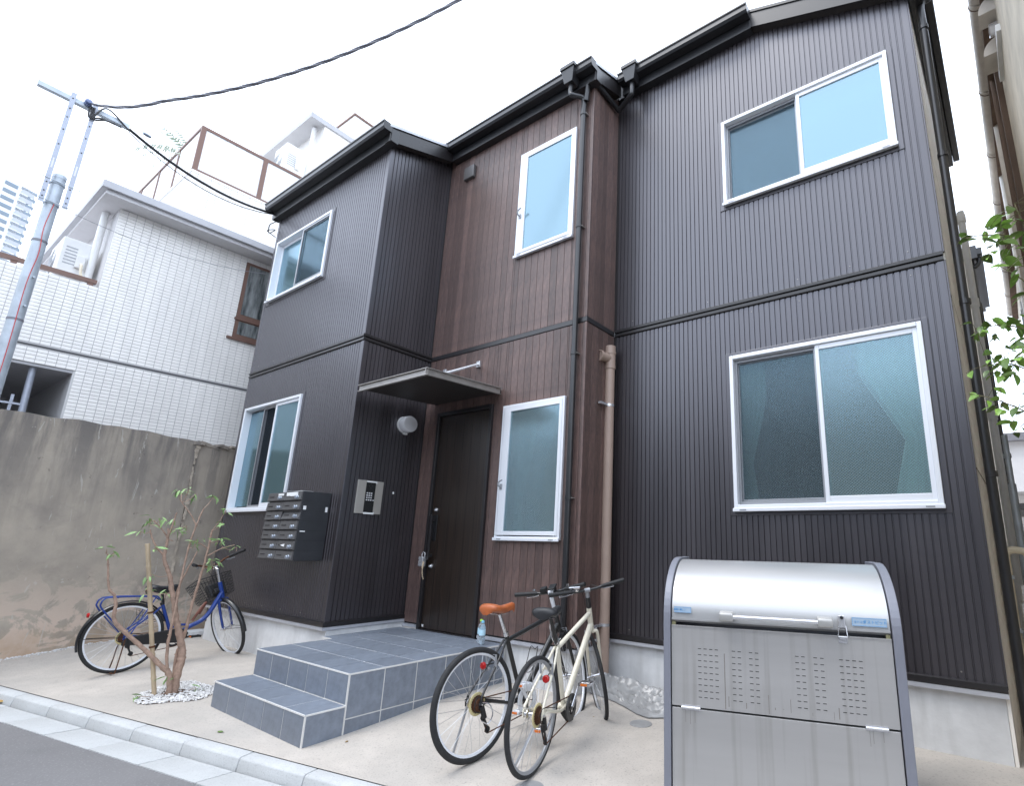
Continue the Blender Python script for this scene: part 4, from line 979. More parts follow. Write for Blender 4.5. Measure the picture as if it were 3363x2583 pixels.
# palm on the terrace
pl = thing('palm_plant', 'wispy palm on the roof terrace behind the frosted screen', 'palm', (-10.35,-2.0,8.35))
m = M(); m.tube([(0,0,-.75),(.02,0,-.3),(0,0,.35)], [.05,.045,.03], 8); m.build('trunk', bark_m, pl)
lm = M(); rnd = random.Random(2)
for k in range(22):
    a = 6.283*k/22+rnd.uniform(-.2,.2); ln = rnd.uniform(.55,.95); up_ = rnd.uniform(.25,.95); ps = []
    for i in range(9):
        t = i/8; ps.append(Vector((math.cos(a)*ln*t, math.sin(a)*ln*t, .35+up_*t-.75*t*t)))
    for i in range(1, 9):
        d = (ps[i]-ps[i-1]).normalized(); sd = d.cross(Vector((0,0,1))).normalized()
        for s in (-1, 1): [lm.add([ps[i]-d*q_, ps[i]-d*q_+sd*s*.22*(1-i/12)+Vector((0,0,-.05))+d*.10, ps[i]-d*q_+d*.028], [(0,1,2)]) for q_ in (0,.04)]
lm.build('fronds', pm('pale_palm',(.42,.50,.40),.5), pl, fix=False)

# ------------------------------------------------------------------ distant tower
TD = Vector((-.35,.937,0)).normalized(); TO = camp+Vector((-1.437,.045,.0))*200; TO.z = 0
TN = Vector((TD.y,-TD.x,0))
tw = thing('high_rise_tower', 'pale high-rise tower with rows of dark windows at the far left', 'tower', TO)
H_ = 134.5
def tq(u, d, z): return TD*u+TN*d+Vector((0,0,z))
m = M(); m.ext([(-30,-20),(11.5,-20),(11.5,0),(-30,0)], (0,0,0), TD, TN, (0,0,1), H_); m.build('tower_body', tower_w, tw)
wm = M(); wm.obox((0,0,0), TD, TN, (0,0,1), (3.7,.3,1.35)); wme = wm.mesh('window', tower_g)
bal = M(); bal.add([tq(9.2,0,0),tq(13.2,0,.0),tq(13.9,-1.6,0),tq(13.9,-4,0),tq(9.2,1.0,1.2),tq(12.8,1.0,1.2),tq(14.4,-1.2,1.2),tq(14.4,-4,1.2)], [(0,1,5,4),(1,2,6,5),(2,3,7,6)]); bal.v += [p+Vector((0,0,.01))-TN*.4 for p in bal.v]; bal.f += [tuple(i+8 for i in reversed(f)) for f in bal.f[:3]]
bal.f += [(0,1,9,8),(1,2,10,9),(4,5,13,12),(5,6,14,13)]; bme = bal.mesh('balcony', tower_w)
sl_ = M(); sl_.add([tq(9,0,0),tq(13.9,0,0),tq(13.9,-4,0),tq(9,-4,0),tq(9,0,1.2),tq(13.9,0,1.2),tq(13.9,-4,1.2),tq(9,-4,1.2)], [(0,1,5,4),(1,2,6,5),(0,3,2,1)]); sme = sl_.mesh('recess', tower_g)
for r in range(14):
    z = H_-4.2-r*3.05
    for u in (-18.5,-12.3,-6.1,.2,6.2): link('window', wme, tw, tq(u,.10,z))
    link('balcony', bme, tw, (0,0,z-1.3)); link('recess', sme, tw, (0,0,z+.2))

# ------------------------------------------------------------------ utility pole and cables
up_p = thing('utility_pole', 'galvanised steel utility pole topped with two perforated struts and a crossarm', 'utility pole', (-6.456,-3.96,0))
LT = Vector((.097,.995,0)).normalized(); LV_ = Vector((LT.y,-LT.x,0))
m = M(); m.tube([(0,0,-.2),(0,0,3.0),(0,0,5.40)], [.072,.064,.058], 22); m.lathe([(0,5.42),(.05,5.415),(.060,5.40),(.060,5.36)], (0,0,0), (0,0,1), 22); m.build('pole_shaft', galv_m, up_p, smooth=True)
for z in (5.29, 5.03, 4.56, 3.62):
    m = M(); m.lathe([(.058,-.012),(.066,-.012),(.066,.012),(.058,.012)], (0,0,z), (0,0,1), 22); m.build('pole_band', galv_m if z > 4.7 else cable_m, up_p, smooth=True)
for s, z0, z1 in ((-.085,5.00,6.46),(.105,5.00,6.44)):
    m = M(); c0 = LT*s+LV_*.072; m.ext([(-.022,-.004),(.022,-.004),(.022,.028),(.018,.028),(.018,0),(-.018,0),(-.018,.028),(-.022,.028)], c0+Vector((0,0,z0)), LT, -LV_, (0,0,1), z1-z0); st_ = m.build('strut', galv2_m, up_p)
    for i, z in enumerate((5.07,5.14,5.25,5.75,5.95,6.12,6.24,6.38)): M().obox(c0+LV_*.0035+Vector((0,0,z)), LT, LV_, (0,0,1), (.013,.004,.016)).build('bolt_hole', dark_m, st_)
    M().obox(c0+LV_*.0035+Vector((0,0,5.50)), LT, LV_, (0,0,1), (.014,.004,.13)).build('slot', lamp_m, st_)
for z in (5.29, 5.03):
    m = M(); m.tube([LT*-.16+LV_*.078+Vector((0,0,z+.02)), LT*.19+LV_*.078+Vector((0,0,z-.015))], .006, 6); m.build('through_bolt', galv_m, up_p)
m = M(); a = LT*-.375+LV_*.03+Vector((0,0,6.40)); b = LT*.43+LV_*.03+Vector((0,0,6.36)); d = (b-a).normalized()
m.ext([(-.03,-.028),(.03,-.028),(.03,.028),(.022,.028),(.022,-.02),(-.022,-.02),(-.022,.028),(-.03,.028)], a, LV_, (0,0,1), d, (b-a).length); m.build('crossarm', galv_m, up_p)
m = M(); m.lathe([(0,.045),(.03,.04),(.036,.02),(.02,.01),(.036,0),(.036,-.02),(.02,-.045),(0,-.045)], LT*.04+LV_*.09+Vector((0,0,6.40)), (1,0,.3), 14); m.build('insulator', pm('blue_insulator',(.12,.16,.3),.3), up_p, smooth=True)
m = M(); m.tube(curve([LV_*.066+LT*.02+Vector((0,0,5.02)),LV_*.069+LT*.0+Vector((0,0,4.7)),LV_*.069+LT*.02+Vector((0,0,4.4)),LV_*.07+LT*.0+Vector((0,0,4.0)),LV_*.073+LT*.01+Vector((0,0,3.2)),LV_*.075+Vector((0,0,2.0))],8), .004, 6); m.build('earth_wire', redw_m, up_p)
for z in (4.12, 3.78): M().cyl(LV_*.05+LT*.035+Vector((0,0,z)), LV_*.075+LT*.04+Vector((0,0,z)), .012, 10).build('step_bolt', galv_m, up_p)
m = M(); b0 = Vector((0,0,6.38))
for s, e in ((.06,.30),(.10,.36),(.08,.44)):
    m.tube(curve([b0+LT*s+LV_*.08, b0+LT*(s+.02)+LV_*.1+Vector((0,0,-.16)), b0+LT*(s+.12)+LV_*.09+Vector((0,0,-.10 if e < .4 else .06)), b0+LT*e+LV_*.06+Vector((0,0,-.08))],7), .0095, 6)
m.build('jumper_wire', cableb_m, up_p, smooth=True)
def wpt(p): return Vector((-6.456,-3.96,0))+p
# thick twisted service cable rising towards the street, out of the frame
p0 = wpt(LT*.06+LV_*.10+Vector((0,0,6.40))); pe = Vector((-2.457,-1.8,7.5))
base = [p0+(pe-p0)*t+Vector((0,0,-.40*4*t*(1-t)-.05*math.sin(min(t*14,3.14)))) for t in [i/130 for i in range(180)]]
m = M()
for ph in (0, 2.09, 4.19): m.tube([p+Vector((0,math.cos(i*.33+ph)*.011,math.sin(i*.33+ph)*.009)) for i, p in enumerate(base)], .0095, 6)
ca = m.build('service_cable', cable_m, smooth=True); tag(ca, 'thick twisted overhead cable sweeping up from the pole to the top edge', 'cable')
hk = Vector((LX0-.06,LY-.07,6.52))
def catenary(a, b, sag, n=40): return [a+(b-a)*t+Vector((0,0,-sag*4*t*(1-t))) for t in [i/n for i in range(n+1)]]
a = wpt(LT*.43+LV_*.05+Vector((0,0,6.33)))
m = M(); m.tube(catenary(a, hk, .16), .018, 8); o = m.build('drop_cable', cableb_m, smooth=True); tag(o, 'black drop cable sagging from the pole crossarm to the dark house corner', 'cable')
m = M(); m.tube(catenary(a+Vector((.02,0,-.05)), hk+Vector((0,0,-.01)), .22), .006, 6)
lo = Vector((LX0-.02,LY-.05,6.18)); m.tube(curve([hk,hk+Vector((.02,.02,-.12)),lo+Vector((-.02,-.08,.10)),lo+Vector((-.05,-.06,-.02)),lo+Vector((.0,0,.05)),lo+Vector((-.04,-.09,0)),lo+Vector((.02,.02,-.08))],8), .007, 6)
o = m.build('thin_drop_wire', cableb_m, smooth=True); tag(o, 'thin wire looping in coils below the house corner hook', 'wire')
m = M(); m.lathe([(0,.05),(.018,.045),(.024,.0),(.018,-.045),(0,-.05)], a+(hk-a)*.09+Vector((0,0,.06)), hk-a, 12); o = m.build('cable_clamp', knob_m, smooth=True); tag(o, 'small dead-end cable clamp on the drop cable near the pole', 'clamp')
m = M(); m.tube(catenary(wpt(LT*.16+Vector((0,0,5.02))), Vector((-7.1,-1.5,5.5)), .12), .003, 5); o = m.build('guy_wire', cable_m); tag(o, 'hair-thin wire running from the pole band past the white eave', 'wire')

# ------------------------------------------------------------------ bicycles
V = Vector
def saddle(parent, c, ln, wd, mat, tilt=0., thick=1.):
    prof = [(-.50,.30,-.004),(-.47,.80,.012),(-.40,.98,.020),(-.28,1.,.014),(-.10,.72,0.),(.08,.42,-.006),(.28,.27,.001),(.42,.24,.008),(.49,.17,.002),(.505,.06,-.012)]
    m = M(); n = 16; vs = []
    for x, w_, dz in prof:
        for j in range(n):
            a = 2*math.pi*j/n; ca, sa = math.cos(a), math.sin(a); hw = w_*wd/2
            z = dz+(.020*sa if sa > 0 else .050*thick*sa*(.6+.4*abs(ca)))-.010*abs(ca)**3*(w_)
            vs.append(V((x*ln, math.copysign(abs(ca)**.8, ca)*hw, z)))
    fs = [(i*n+j,(i+1)*n+j,(i+1)*n+(j+1) % n,i*n+(j+1) % n) for i in range(len(prof)-1) for j in range(n)]+[tuple(range(n)), tuple((len(prof)-1)*n+j for j in range(n))]
    m.add(vs, fs); m.xf(Matrix.Translation(c) @ Matrix.Rotation(-tilt, 4, 'Y')); return m.build('saddle', mat, parent, smooth=60)
def wheel(parent, c, Rw, tr, mt, rim_mat, spokes=28, steer=None, hubr=.02):
    X = steer or Matrix.Identity(4); c = V(c); ax = V((0,1,0))
    Rr = Rw-tr*1.9
    m = M(); m.lathe([(Rr+.004,-.012),(Rr+.012,-.0125),(Rr+.014,-.009),(Rr+.006,-.004),(Rr+.006,.004),(Rr+.014,.009),(Rr+.012,.0125),(Rr+.004,.012),(Rr-.012,.007),(Rr-.014,0),(Rr-.012,-.007),(Rr+.004,-.012)], c, ax, 64)
    w_ = m.xf(X).build('wheel', rim_mat, parent, smooth=35)
    M().torus(c, ax, Rw-tr, tr, 72, 12).xf(X).build('tyre', rubber_m, w_, smooth=True)
    m = M(); m.lathe([(.006,-.06),(.014,-.06),(.014,-.037),(hubr+.012,-.036),(hubr+.012,-.032),(hubr*.8,-.028),(hubr*.8,.028),(hubr+.012,.032),(hubr+.012,.036),(.014,.037),(.014,.06),(.006,.06)], c, ax, 20); m.xf(X).build('hub', chrome_m, w_, smooth=35)
    m = M()
    for i in range(spokes):
        a = 2*math.pi*i/spokes; s = .033 if i % 2 else -.033; b = a+(.55 if (i//2) % 2 else -.55)
        p = c+V((math.cos(b)*(hubr+.008), s, math.sin(b)*(hubr+.008))); q = c+V((math.cos(a)*(Rr-.01), 0, math.sin(a)*(Rr-.01))); m.tube([p, q], .0014, 4, caps=False)
    tag(m.xf(X).build('spokes', spoke_m, w_, fix=False), kind='stuff')
    return w_
def ring(parent, c, Rr, r, mat, n=40, name='chainring', teeth=0, th=.004):
    m = M(); c = V(c)
    if teeth:
        k = teeth*2; pr = []
        for s in (-th/2, th/2):
            for i in range(k): a = 2*math.pi*i/k; rr = Rr+(.004 if i % 2 else -.001); pr.append(c+V((math.cos(a)*rr, s, math.sin(a)*rr)))
            for i in range(k): a = 2*math.pi*i/k; pr.append(c+V((math.cos(a)*(Rr-r), s, math.sin(a)*(Rr-r))))
        fs = []
        for i in range(k):
            j = (i+1) % k; fs += [(i,j,k+j,k+i),(2*k+i,3*k+i,3*k+j,2*k+j),(i,2*k+i,2*k+j,j),(k+i,k+j,3*k+j,3*k+i)]
        m.add(pr, fs)
    else: m.torus(c, (0,1,0), Rr, r, n, 8)
    return m.build(name, mat, parent)
def bike(name, label, loc, yaw, lean, o):
    b = thing(name, label, 'bicycle', loc, (0,0,0), None); b.rotation_euler = (Matrix.Rotation(yaw,3,'Z') @ Matrix.Rotation(lean,3,'X')).to_euler()
    Rw, tr = o['R'], o['tr']; wb = o['wb']; hub = V((0,0,Rw)); fh = V((wb,0,Rw)); BB = V(o['BB']); SCl = V(o['seat_cl']); ST = V(o['seat']); HT, HB = V(o['ht']), V(o['hb'])
    paint = o['paint']; sax = (HT-HB).normalized()
    steer = Matrix.Translation(HT) @ Matrix.Rotation(o['steer'], 4, sax) @ Matrix.Translation(-HT)
    wheel(b, hub, Rw, tr, None, o['rim']); wheel(b, fh, Rw, tr, None, o['rim'], steer=steer, hubr=.016)
    m = M()
    if o['kind'] == 'diamond':
        m.tube([SCl+V((0,0,-.03)), HT+V((.005,0,-.045))], [.0165,.0185], 14); m.tube([BB, HB+V((-.008,0,.03))], [.025,.030], 14, flat=.8); m.tube([BB, SCl+(SCl-BB).normalized()*.03], .0165, 14)
    else:
        dn = curve([BB, lerp(BB,HB,.25)+V((.02,0,-.0)), lerp(BB,HB,.6)+V((.03,0,-.045)), HB+V((-.01,0,.06))],8); m.tube(dn, .024, 14); m.tube([BB, SCl+(SCl-BB).normalized()*.02], .0165, 14)
        m.tube(curve([BB+V((-.03,0,.12)), BB+V((.05,0,.14)), lerp(BB,HB,.30)+V((.0,0,.01))],6), .012, 10)
    m.tube([HB+sax*-.005, HT], .0215, 16); m.tube([BB+V((0,-.036,0)), BB+V((0,.036,0))], .021, 16)
    for s in (-1, 1):
        m.tube(curve([BB+V((-.03,s*.022,0)), BB+V((-.14,s*.030,.004)), hub+V((.10,s*.062,0)), hub+V((0,s*.066,0))],5), .0105, 10)
        m.tube(curve([SCl+V((-.012,s*.012,-.02)), lerp(SCl,hub,.35)+V((0,s*.034,0)), hub+V((.02,s*.064,.06)), hub+V((0,s*.066,.006))],5), .0085, 10)
        m.obox(hub+V((.002,s*.066,0)), (1,0,0), (0,1,0), (0,0,1), (.04,.006,.045))
    if o['kind'] == 'diamond': m.tube([lerp(SCl,hub,.38)+V((.01,-.034,0)), lerp(SCl,hub,.38)+V((.01,.034,0))], .008, 8)
    m.build('frame', paint, b, smooth=50)
    # fork
    m = M(); cr_ = HB-sax*.03; m.tube([HB, cr_], .019, 12); 
    for s in (-1, 1): m.tube(curve([cr_+V((0,s*.006,0)), cr_+V((.004,s*.045,-.012)), lerp(cr_,fh,.45)+V((.002,s*.050,0)), fh+V((-.012,s*.050,.03)), fh+V((0,s*.050,0))],6), [.014]*13+[.0125]*6+[.010]*6, 10)
    m.xf(steer).build('fork', paint, b, smooth=50)
    M().tube([fh+V((0,-.075,0)), fh+V((0,.075,0))], .007, 8).xf(steer).build('front_axle', chrome_m, b); M().tube([hub+V((0,-.085,0)), hub+V((0,.085,0))], .007, 8).build('rear_axle', chrome_m, b)
    # seat
    sp_ = M(); sp_.tube([SCl+(SCl-BB).normalized()*-.02, ST+V((0,0,-.045))], .0135, 12); sp_.build('seatpost', o['post'], b, smooth=True)
    M().tube([SCl+(SCl-BB).normalized()*.004, SCl+(SCl-BB).normalized()*.030], .020, 14).build('seat_clamp', chrome_m if o['kind'] != 'step' else matblk_m, b, smooth=40)
    m = M()
    for s in (-1, 1): m.tube(curve([ST+V((-.105,s*.03,-.016)), ST+V((-.05,s*.022,-.040)), ST+V((.05,s*.022,-.040)), ST+V((.115,s*.010,-.018))],5), .0035, 6)
    m.build('saddle_rail', chrome_m, b)
    saddle(b, ST, o.get('sl',.275), o.get('sw',.155), o['saddle'], .02, o.get('st',1.))
    if o.get('sad_side'): 
        m = M(); m.tube(curve([ST+V((-.125,-.03,-.02)), ST+V((-.135,0,-.018)), ST+V((-.125,.03,-.02))],6), .019, 8); m.build('saddle_skirt', o['sad_side'], b, smooth=True)
    # crank set
    crx = o.get('crank', .5); dirc = V((math.cos(crx),0,math.sin(crx)))
    ring(b, BB+V((0,-.052,0)), o.get('cr',.085), .022, o['ringmat'], teeth=40)
    if o.get('guard'):
        m = M(); m.lathe([(o['cr']-.028,-.004),(o['cr']+.012,-.004),(o['cr']+.014,0),(o['cr']+.012,.004),(o['cr']-.028,.004),(o['cr']-.028,-.004)], BB+V((0,-.060,0)), (0,1,0), 44); m.build('chain_guard', o['guard'], b, smooth=30)
    m = M()
    for k in range(5):
        a = crx+k*1.2566; m.bar(BB+V((0,-.055,0)), BB+V((math.cos(a)*.068,-.055,math.sin(a)*.068)), .004, .014, (0,1,0))
    m.lathe([(0,-.008),(.02,-.008),(.022,0),(.022,.012),(0,.012)], BB+V((0,-.055,0)), (0,1,0), 16); m.build('crank_spider', o['ringmat'] if not o.get('guard') else matblk_m, b)
    for s, dd in ((-1, dirc), (1, -dirc)):
        e = BB+dd*.168; m = M(); m.tube([BB+V((0,s*.068,0)), e+V((0,s*.078,0))], [.013,.010], 10, flat=.7); ck = m.build('crank_arm', o['crankmat'], b, smooth=40)
        m = M(); y0 = s*.085; y1 = s*.175; m.box(e.x-.045,e.x-.033,min(y0,y1),max(y0,y1),e.z-.011,e.z+.011); m.box(e.x+.033,e.x+.045,min(y0,y1),max(y0,y1),e.z-.011,e.z+.011)
        for yy in (y0+s*.008, y1-s*.008): m.box(e.x-.033,e.x+.033,yy-.006,yy+.006,e.z-.009,e.z+.009)
        m.tube([e+V((0,y0,0)), e+V((0,y1,0))], .009, 10); m.build('pedal', o['pedalmat'], b)
        for xx in (-.0465,.0465): M().box(e.x+xx-.002,e.x+xx+.002,min(y0+s*.02,y1-s*.02),max(y0+s*.02,y1-s*.02),e.z-.007,e.z+.007).build('pedal_reflector', amber_m, b)
    # cassette, protector, chain, derailleur (right-hand side = -y)
    for k in range(6): ring(b, hub+V((0,-.036-k*.0055,0)), .052-k*.0055, .02, rust_m, teeth=22-k*2, name='sprocket', th=.002)
    if o.get('disc', True):
        m = M(); m.lathe([(.02,0),(.070,-.003),(.072,0),(.070,.003),(.02,.002)], hub+V((0,-.030,0)), (0,1,0), 40); m.build('spoke_protector', disc_m, b, smooth=30)
    cs = .034; jx = hub+V((.035,-.055,-.085)); jx2 = hub+V((.075,-.055,-.165)); rr = o.get('cr',.085)
    m = M(); m.tube([hub+V((0,-.055,cs)), BB+V((0,-.055,rr))], .0042, 5); pth = [BB+V((0,-.055,-rr)), jx2+V((.0,0,-.022)), jx2+V((-.02,0,-.008)), jx2+V((-.012,0,.02)), jx+V((.018,0,-.01)), jx+V((.012,0,.02)), hub+V((-.015,-.055,-cs*.9)), hub+V((-cs,-.055,0)), hub+V((-cs*.7,-.055,cs*.7)), hub+V((0,-.055,cs))]; m.tube(pth, .0042, 5)
    fr_ = [BB+V((math.cos(t)*rr,-.055,math.sin(t)*rr)) for t in [math.pi/2-math.pi*i/14 for i in range(15)]]; m.tube(fr_, .0042, 5); m.build('chain', rust_m, b)
    m = M(); m.tube([hub+V((.005,-.072,-.01)), jx+V((0,-.012,0))], [.016,.018], 8); m.obox((jx+jx2)/2+V((0,-.008,0)), jx2-jx, (0,1,0), (0,0,1), (.11,.006,.03)); m.obox((jx+jx2)/2+V((0,.010,0)), jx2-jx, (0,1,0), (0,0,1), (.11,.004,.026))
    for q in (jx, jx2): m.lathe([(0,-.005),(.02,-.005),(.022,0),(.02,.005),(0,.005)], q, (0,1,0), 14)
    m.build('derailleur', dark_m if o['kind'] != 'white' else alu_d, b)
    m = M(); m.tube(curve([jx+V((-.02,-.02,.03)), hub+V((-.07,-.09,-.02)), hub+V((-.05,-.085,.05)), hub+V((.07,-.075,.03)), hub+V((.2,-.06,.0))],6), .0028, 5); m.build('gear_cable', dark_m, b)
    if o.get('drg'):
        m = M(); m.tube(curve([hub+V((.0,-.085,.015)), hub+V((.03,-.12,0)), hub+V((.05,-.13,-.06)), hub+V((.02,-.12,-.11)), hub+V((-.02,-.10,-.09))],6), .004, 6); m.build('derailleur_guard', chrome_m, b, smooth=True)
    # cockpit
    bc_ = V(o['bar']); stm = M(); stm.tube([HT, HT+sax*o.get('sph',.05)], .0165, 12); stm.tube([HT+sax*o.get('sph',.05), bc_], [.016,.015], 12); stm.tube([bc_+V((0,-.022,0)), bc_+V((0,.022,0))], .019, 12); stm.xf(steer).build('stem', o['stem'], b, smooth=50)
    half = o.get('hw', .29)
    if o['kind'] == 'step': path = lambda s: curve([bc_, bc_+V((.03,s*.05,.03)), bc_+V((.02,s*.13,.075)), bc_+V((-.06,s*.22,.08)), bc_+V((-.17,s*.27,.07))],6)
    else: path = lambda s: curve([bc_, bc_+V((.0,s*.08,.002)), bc_+V((-.004,s*.14,.010)), bc_+V((-.03,s*half,.022))],6)
    for s in (-1, 1):
        p = path(s); M().tube(p, .0115, 10).xf(steer).build('handlebar', o['barmat'], b, smooth=True)
        n3 = len(p); e0 = p[int(n3*.62)]; e1 = p[-1]; M().tube([e0, lerp(e0,e1,.5), e1+(e1-e0).normalized()*.012], [.0155,.0165,.0175], 12).xf(steer).build('grip', grip_m, b, smooth=50)
        l0 = p[int(n3*.55)]; dirg = (e1-e0).normalized()
        m = M(); m.tube([l0+V((.0,0,-.004)), l0+V((.035,0,-.012))+dirg*.01], .009, 8); m.tube(curve([l0+V((.035,0,-.012))+dirg*.01, l0+V((.045,0,-.020))+dirg*.05, l0+V((.040,0,-.026))+dirg*.12],5), [.007]*11, 8, flat=.6); m.xf(steer).build('brake_lever', o['lever'], b, smooth=True)
        m = M(); m.tube(curve([l0+V((.03,0,-.012)), l0+V((.09,-s*.06,.02)), bc_+V((.10,s*.02,-.06)), HB+V((.05,s*.02,.05)), (HB+V((.03,s*.03,-.06))) if s < 0 else (HB+V((-.04,.02,.04)))],6), .0026, 5); m.xf(steer).build('brake_cable', dark_m, b)
    if o.get('bell'):
        q = bc_+V((-.012,.085,.018)); m = M(); m.lathe([(0,.022),(.012,.020),(.019,.010),(.020,0),(0,0)], q, (-.6,.1,.6), 18); m.xf(steer).build('bell', chrome_m, b, smooth=True)
    # brakes
    if o['kind'] != 'step':
        for base, mtx in ((lerp(SCl,hub,.42), Matrix.Identity(4)), (lerp(HB,fh,.18)+V((.0,0,0)), steer)):
            m = M()
            for s in (-1, 1):
                q = V((base.x+(-.015 if mtx != steer else .02), s*.040, base.z)); m.tube([q+V((0,0,-.05)), q+V((-.01,s*.008,.06))], [.010,.007], 8); m.tube([q+V((0,-s*.006,-.035)), q+V((0,-s*.024,-.035))], .008, 8)
            m.tube([V((base.x-.025,-.047,base.z+.06)), V((base.x-.025,.047,base.z+.06))], .0022, 5); m.xf(mtx).build('rim_brake', dark_m if o['kind'] == 'white' else alu_d, b)
    # rear reflector
    rf = V(o['refl']); m = M(); m.lathe([(0,.010),(.018,.009),(.024,.004),(.024,-.008),(0,-.010)], rf, (-1,0,0), 20); m.build('rear_reflector', red_m, b, smooth=30); M().bar(rf+V((.01,0,0)), V(o['reflb']), .006, .006).build('reflector_stay', dark_m, b)
    return b, dict(hub=hub, fh=fh, BB=BB, SCl=SCl, ST=ST, HT=HT, HB=HB, steer=steer, bar=bc_, sax=sax, Rw=Rw)

# white bicycle nearest the camera
wx, wy = -.668, -1.881
wbk, q = bike('bicycle', 'cream-framed bicycle with black saddle, parked nearest the camera beside the steel bin', (wx, wy, gz(wx,wy)+.002), R(104.5), R(-.6), dict(kind='diamond', R=.345, tr=.016, wb=1.15, BB=(.47,0,.28), seat_cl=(.325,0,.715), seat=(.205,0,.945), ht=(.925,0,.90), hb=(.985,0,.735), paint=cream_m, rim=alu_d, post=matblk_m,
    saddle=blkv_m, ringmat=dark_m, crankmat=chrome_m, pedalmat=chrome_m, guard=matblk_m, cr=.075, crank=.95, stem=alu_d, barmat=matblk_m, lever=chrome_m, bar=(.865,0,1.04), hw=.30, sph=.11, steer=R(34), bell=True, refl=(.06,-.05,.545), reflb=(.14,-.034,.56), sw=.185, sl=.285))
m = M(); m.tube([q['HT'], q['HT']+q['sax']*.09], .020, 14); m.xf(q['steer']).build('headset_spacer', matblk_m, wbk, smooth=40)
m = M(); m.tube(curve([(.20,.05,.30),(.12,.10,.14),(.06,.15,.012),(.04,.155,.004)],5), .008, 8); m.build('kickstand', alu_d, wbk, smooth=True)
m = M(); m.tube(curve([q['ST']+V((.06,.02,-.04)), q['ST']+V((.10,.05,-.12)), q['ST']+V((.13,.03,-.22)), q['SCl']+V((.10,.02,.02))],6), .004, 6); m.build('lock_chain', chrome_m, wbk)
M().obox(q['ST']+V((-.135,0,-.004)), (.2,0,1), (0,1,0), (1,0,0), (.030,.03,.006)).build('saddle_patch', flash_m, wbk, bevel=.002)
# black bicycle with orange saddle
bx, by = -1.111, -1.961
bbk, q = bike('bicycle', 'black bicycle with orange leather saddle parked against the porch', (bx, by, gz(bx,by)+.002), R(89.3), R(-3.5), dict(kind='diamond', R=.350, tr=.021, wb=1.04, BB=(.455,0,.29), seat_cl=(.29,0,.735), seat=(.215,0,.94), ht=(.825,0,.89), hb=(.885,0,.735), paint=matblk_m, rim=alu_m, post=chrome_m,
    saddle=tan_m, ringmat=alu_m, crankmat=alu_m, pedalmat=alu_m, guard=alu_m, cr=.085, crank=2.3, stem=alu_m, barmat=matblk_m, lever=chrome_m, bar=(.80,0,1.015), hw=.30, sph=.09, steer=R(20), bell=False, refl=(.05,-.02,.575), reflb=(.14,-.034,.58), drg=True, sl=.285, sw=.18))
m = M(); bp_ = lerp(q['BB'], q['HB'], .42)+V((-.015,0,.05))
m.tube(curve([bp_+V((-.02,.0,.08)), bp_+V((-.03,.035,.10)), bp_+V((-.06,.040,.02)), bp_+V((-.10,.03,-.06)), bp_+V((-.10,-.03,-.06)), bp_+V((-.06,-.040,.02)), bp_+V((-.03,-.035,.10)), bp_+V((-.02,0,.08))],5), .003, 6); m.build('bottle_cage', dark_m, bbk)
m = M(); m.obox(q['bar']+V((-.02,-.02,.04)), (1,0,.5), (0,1,0), (-.5,0,1), (.085,.06,.014)); m.obox(q['bar']+V((-.01,.06,.03)), (1,0,.4), (0,1,0), (-.4,0,1), (.06,.05,.035)); m.obox(q['bar']+V((.02,-.02,.02)), (1,0,0), (0,1,0), (0,0,1), (.03,.03,.05)); m.xf(q['steer']).build('phone_mount', dark_m, bbk, bevel=.005)
m = M(); m.tube([q['hub']+V((.02,.075,.0)), (-.035,.16,.004)], .008, 8); m.build('kickstand', alu_d, bbk, smooth=True)
M().cyl(q['bar']+V((.02,-.17,.03)), q['bar']+V((.02,-.28,.035)), .010, 10).build('bar_light', chrome_m, bbk)
for s in (-1,1): M().cyl(q['bar']+V((.0,s*.15,.03)), q['bar']+V((.0,s*.15,.045)), .014, 12).xf(q['steer']).build('shifter_bell', chrome_m, bbk)
# blue step-through bicycle behind the shrub
ux, uy = -5.677, -2.648
ubk, q = bike('bicycle', 'blue step-through city bicycle with front basket and rear rack behind the shrub', (ux, uy, gz(ux,uy)+.002), R(90.2), R(-2.5), dict(kind='step', R=.343, tr=.0185, wb=.985, BB=(.43,0,.275), seat_cl=(.285,0,.64), seat=(.258,0,.825), ht=(.80,0,.86), hb=(.855,0,.69), paint=blue_m, rim=alu_m, post=matblk_m,
    saddle=blkv_m, sad_side=brn_m, ringmat=dark_m, crankmat=matblk_m, pedalmat=grip_m, cr=.075, crank=.1, stem=chrome_m, barmat=rust_m, lever=alu_d, bar=(.785,0,1.04), sph=.15, steer=R(95), bell=False, disc=True, refl=(-.315,0,.585), reflb=(-.25,0,.585), sl=.275, sw=.23, st=1.7))
def fender(c, Rf, a0, a1, wd, mtx, nm):
    m = M(); n = 30; k = 7
    def fn(u, v):
        a = lerp(a0, a1, u); t = (v-.5)*2; r = Rf+.012*(1-t*t); return c+V((math.cos(a)*r, t*wd/2, math.sin(a)*r))
    m.grid(fn, n, k); m.grid(lambda u, v: fn(1-u, v)-V((math.cos(lerp(a0,a1,1-u))*.002,0,math.sin(lerp(a0,a1,1-u))*.002)), n, k)
    m.xf(mtx); return m.build(nm, matblk_m, ubk, smooth=True, fix=False)
I4 = Matrix.Identity(4)
fender(q['hub'], .352, R(20), R(196), .055, I4, 'rear_fender'); fender(q['fh'], .352, R(82), R(205), .05, q['steer'], 'front_fender')
for s in (-1, 1):
    M().tube([q['hub']+V((0,s*.07,0)), q['hub']+V((-.345,s*.028,.02))], .003, 6).build('fender_stay', dark_m, ubk)
    M().tube([q['fh']+V((0,s*.055,0)), q['fh']+V((-.33,s*.026,-.09))], .003, 6).xf(q['steer']).build('fender_stay', dark_m, ubk)
m = M()
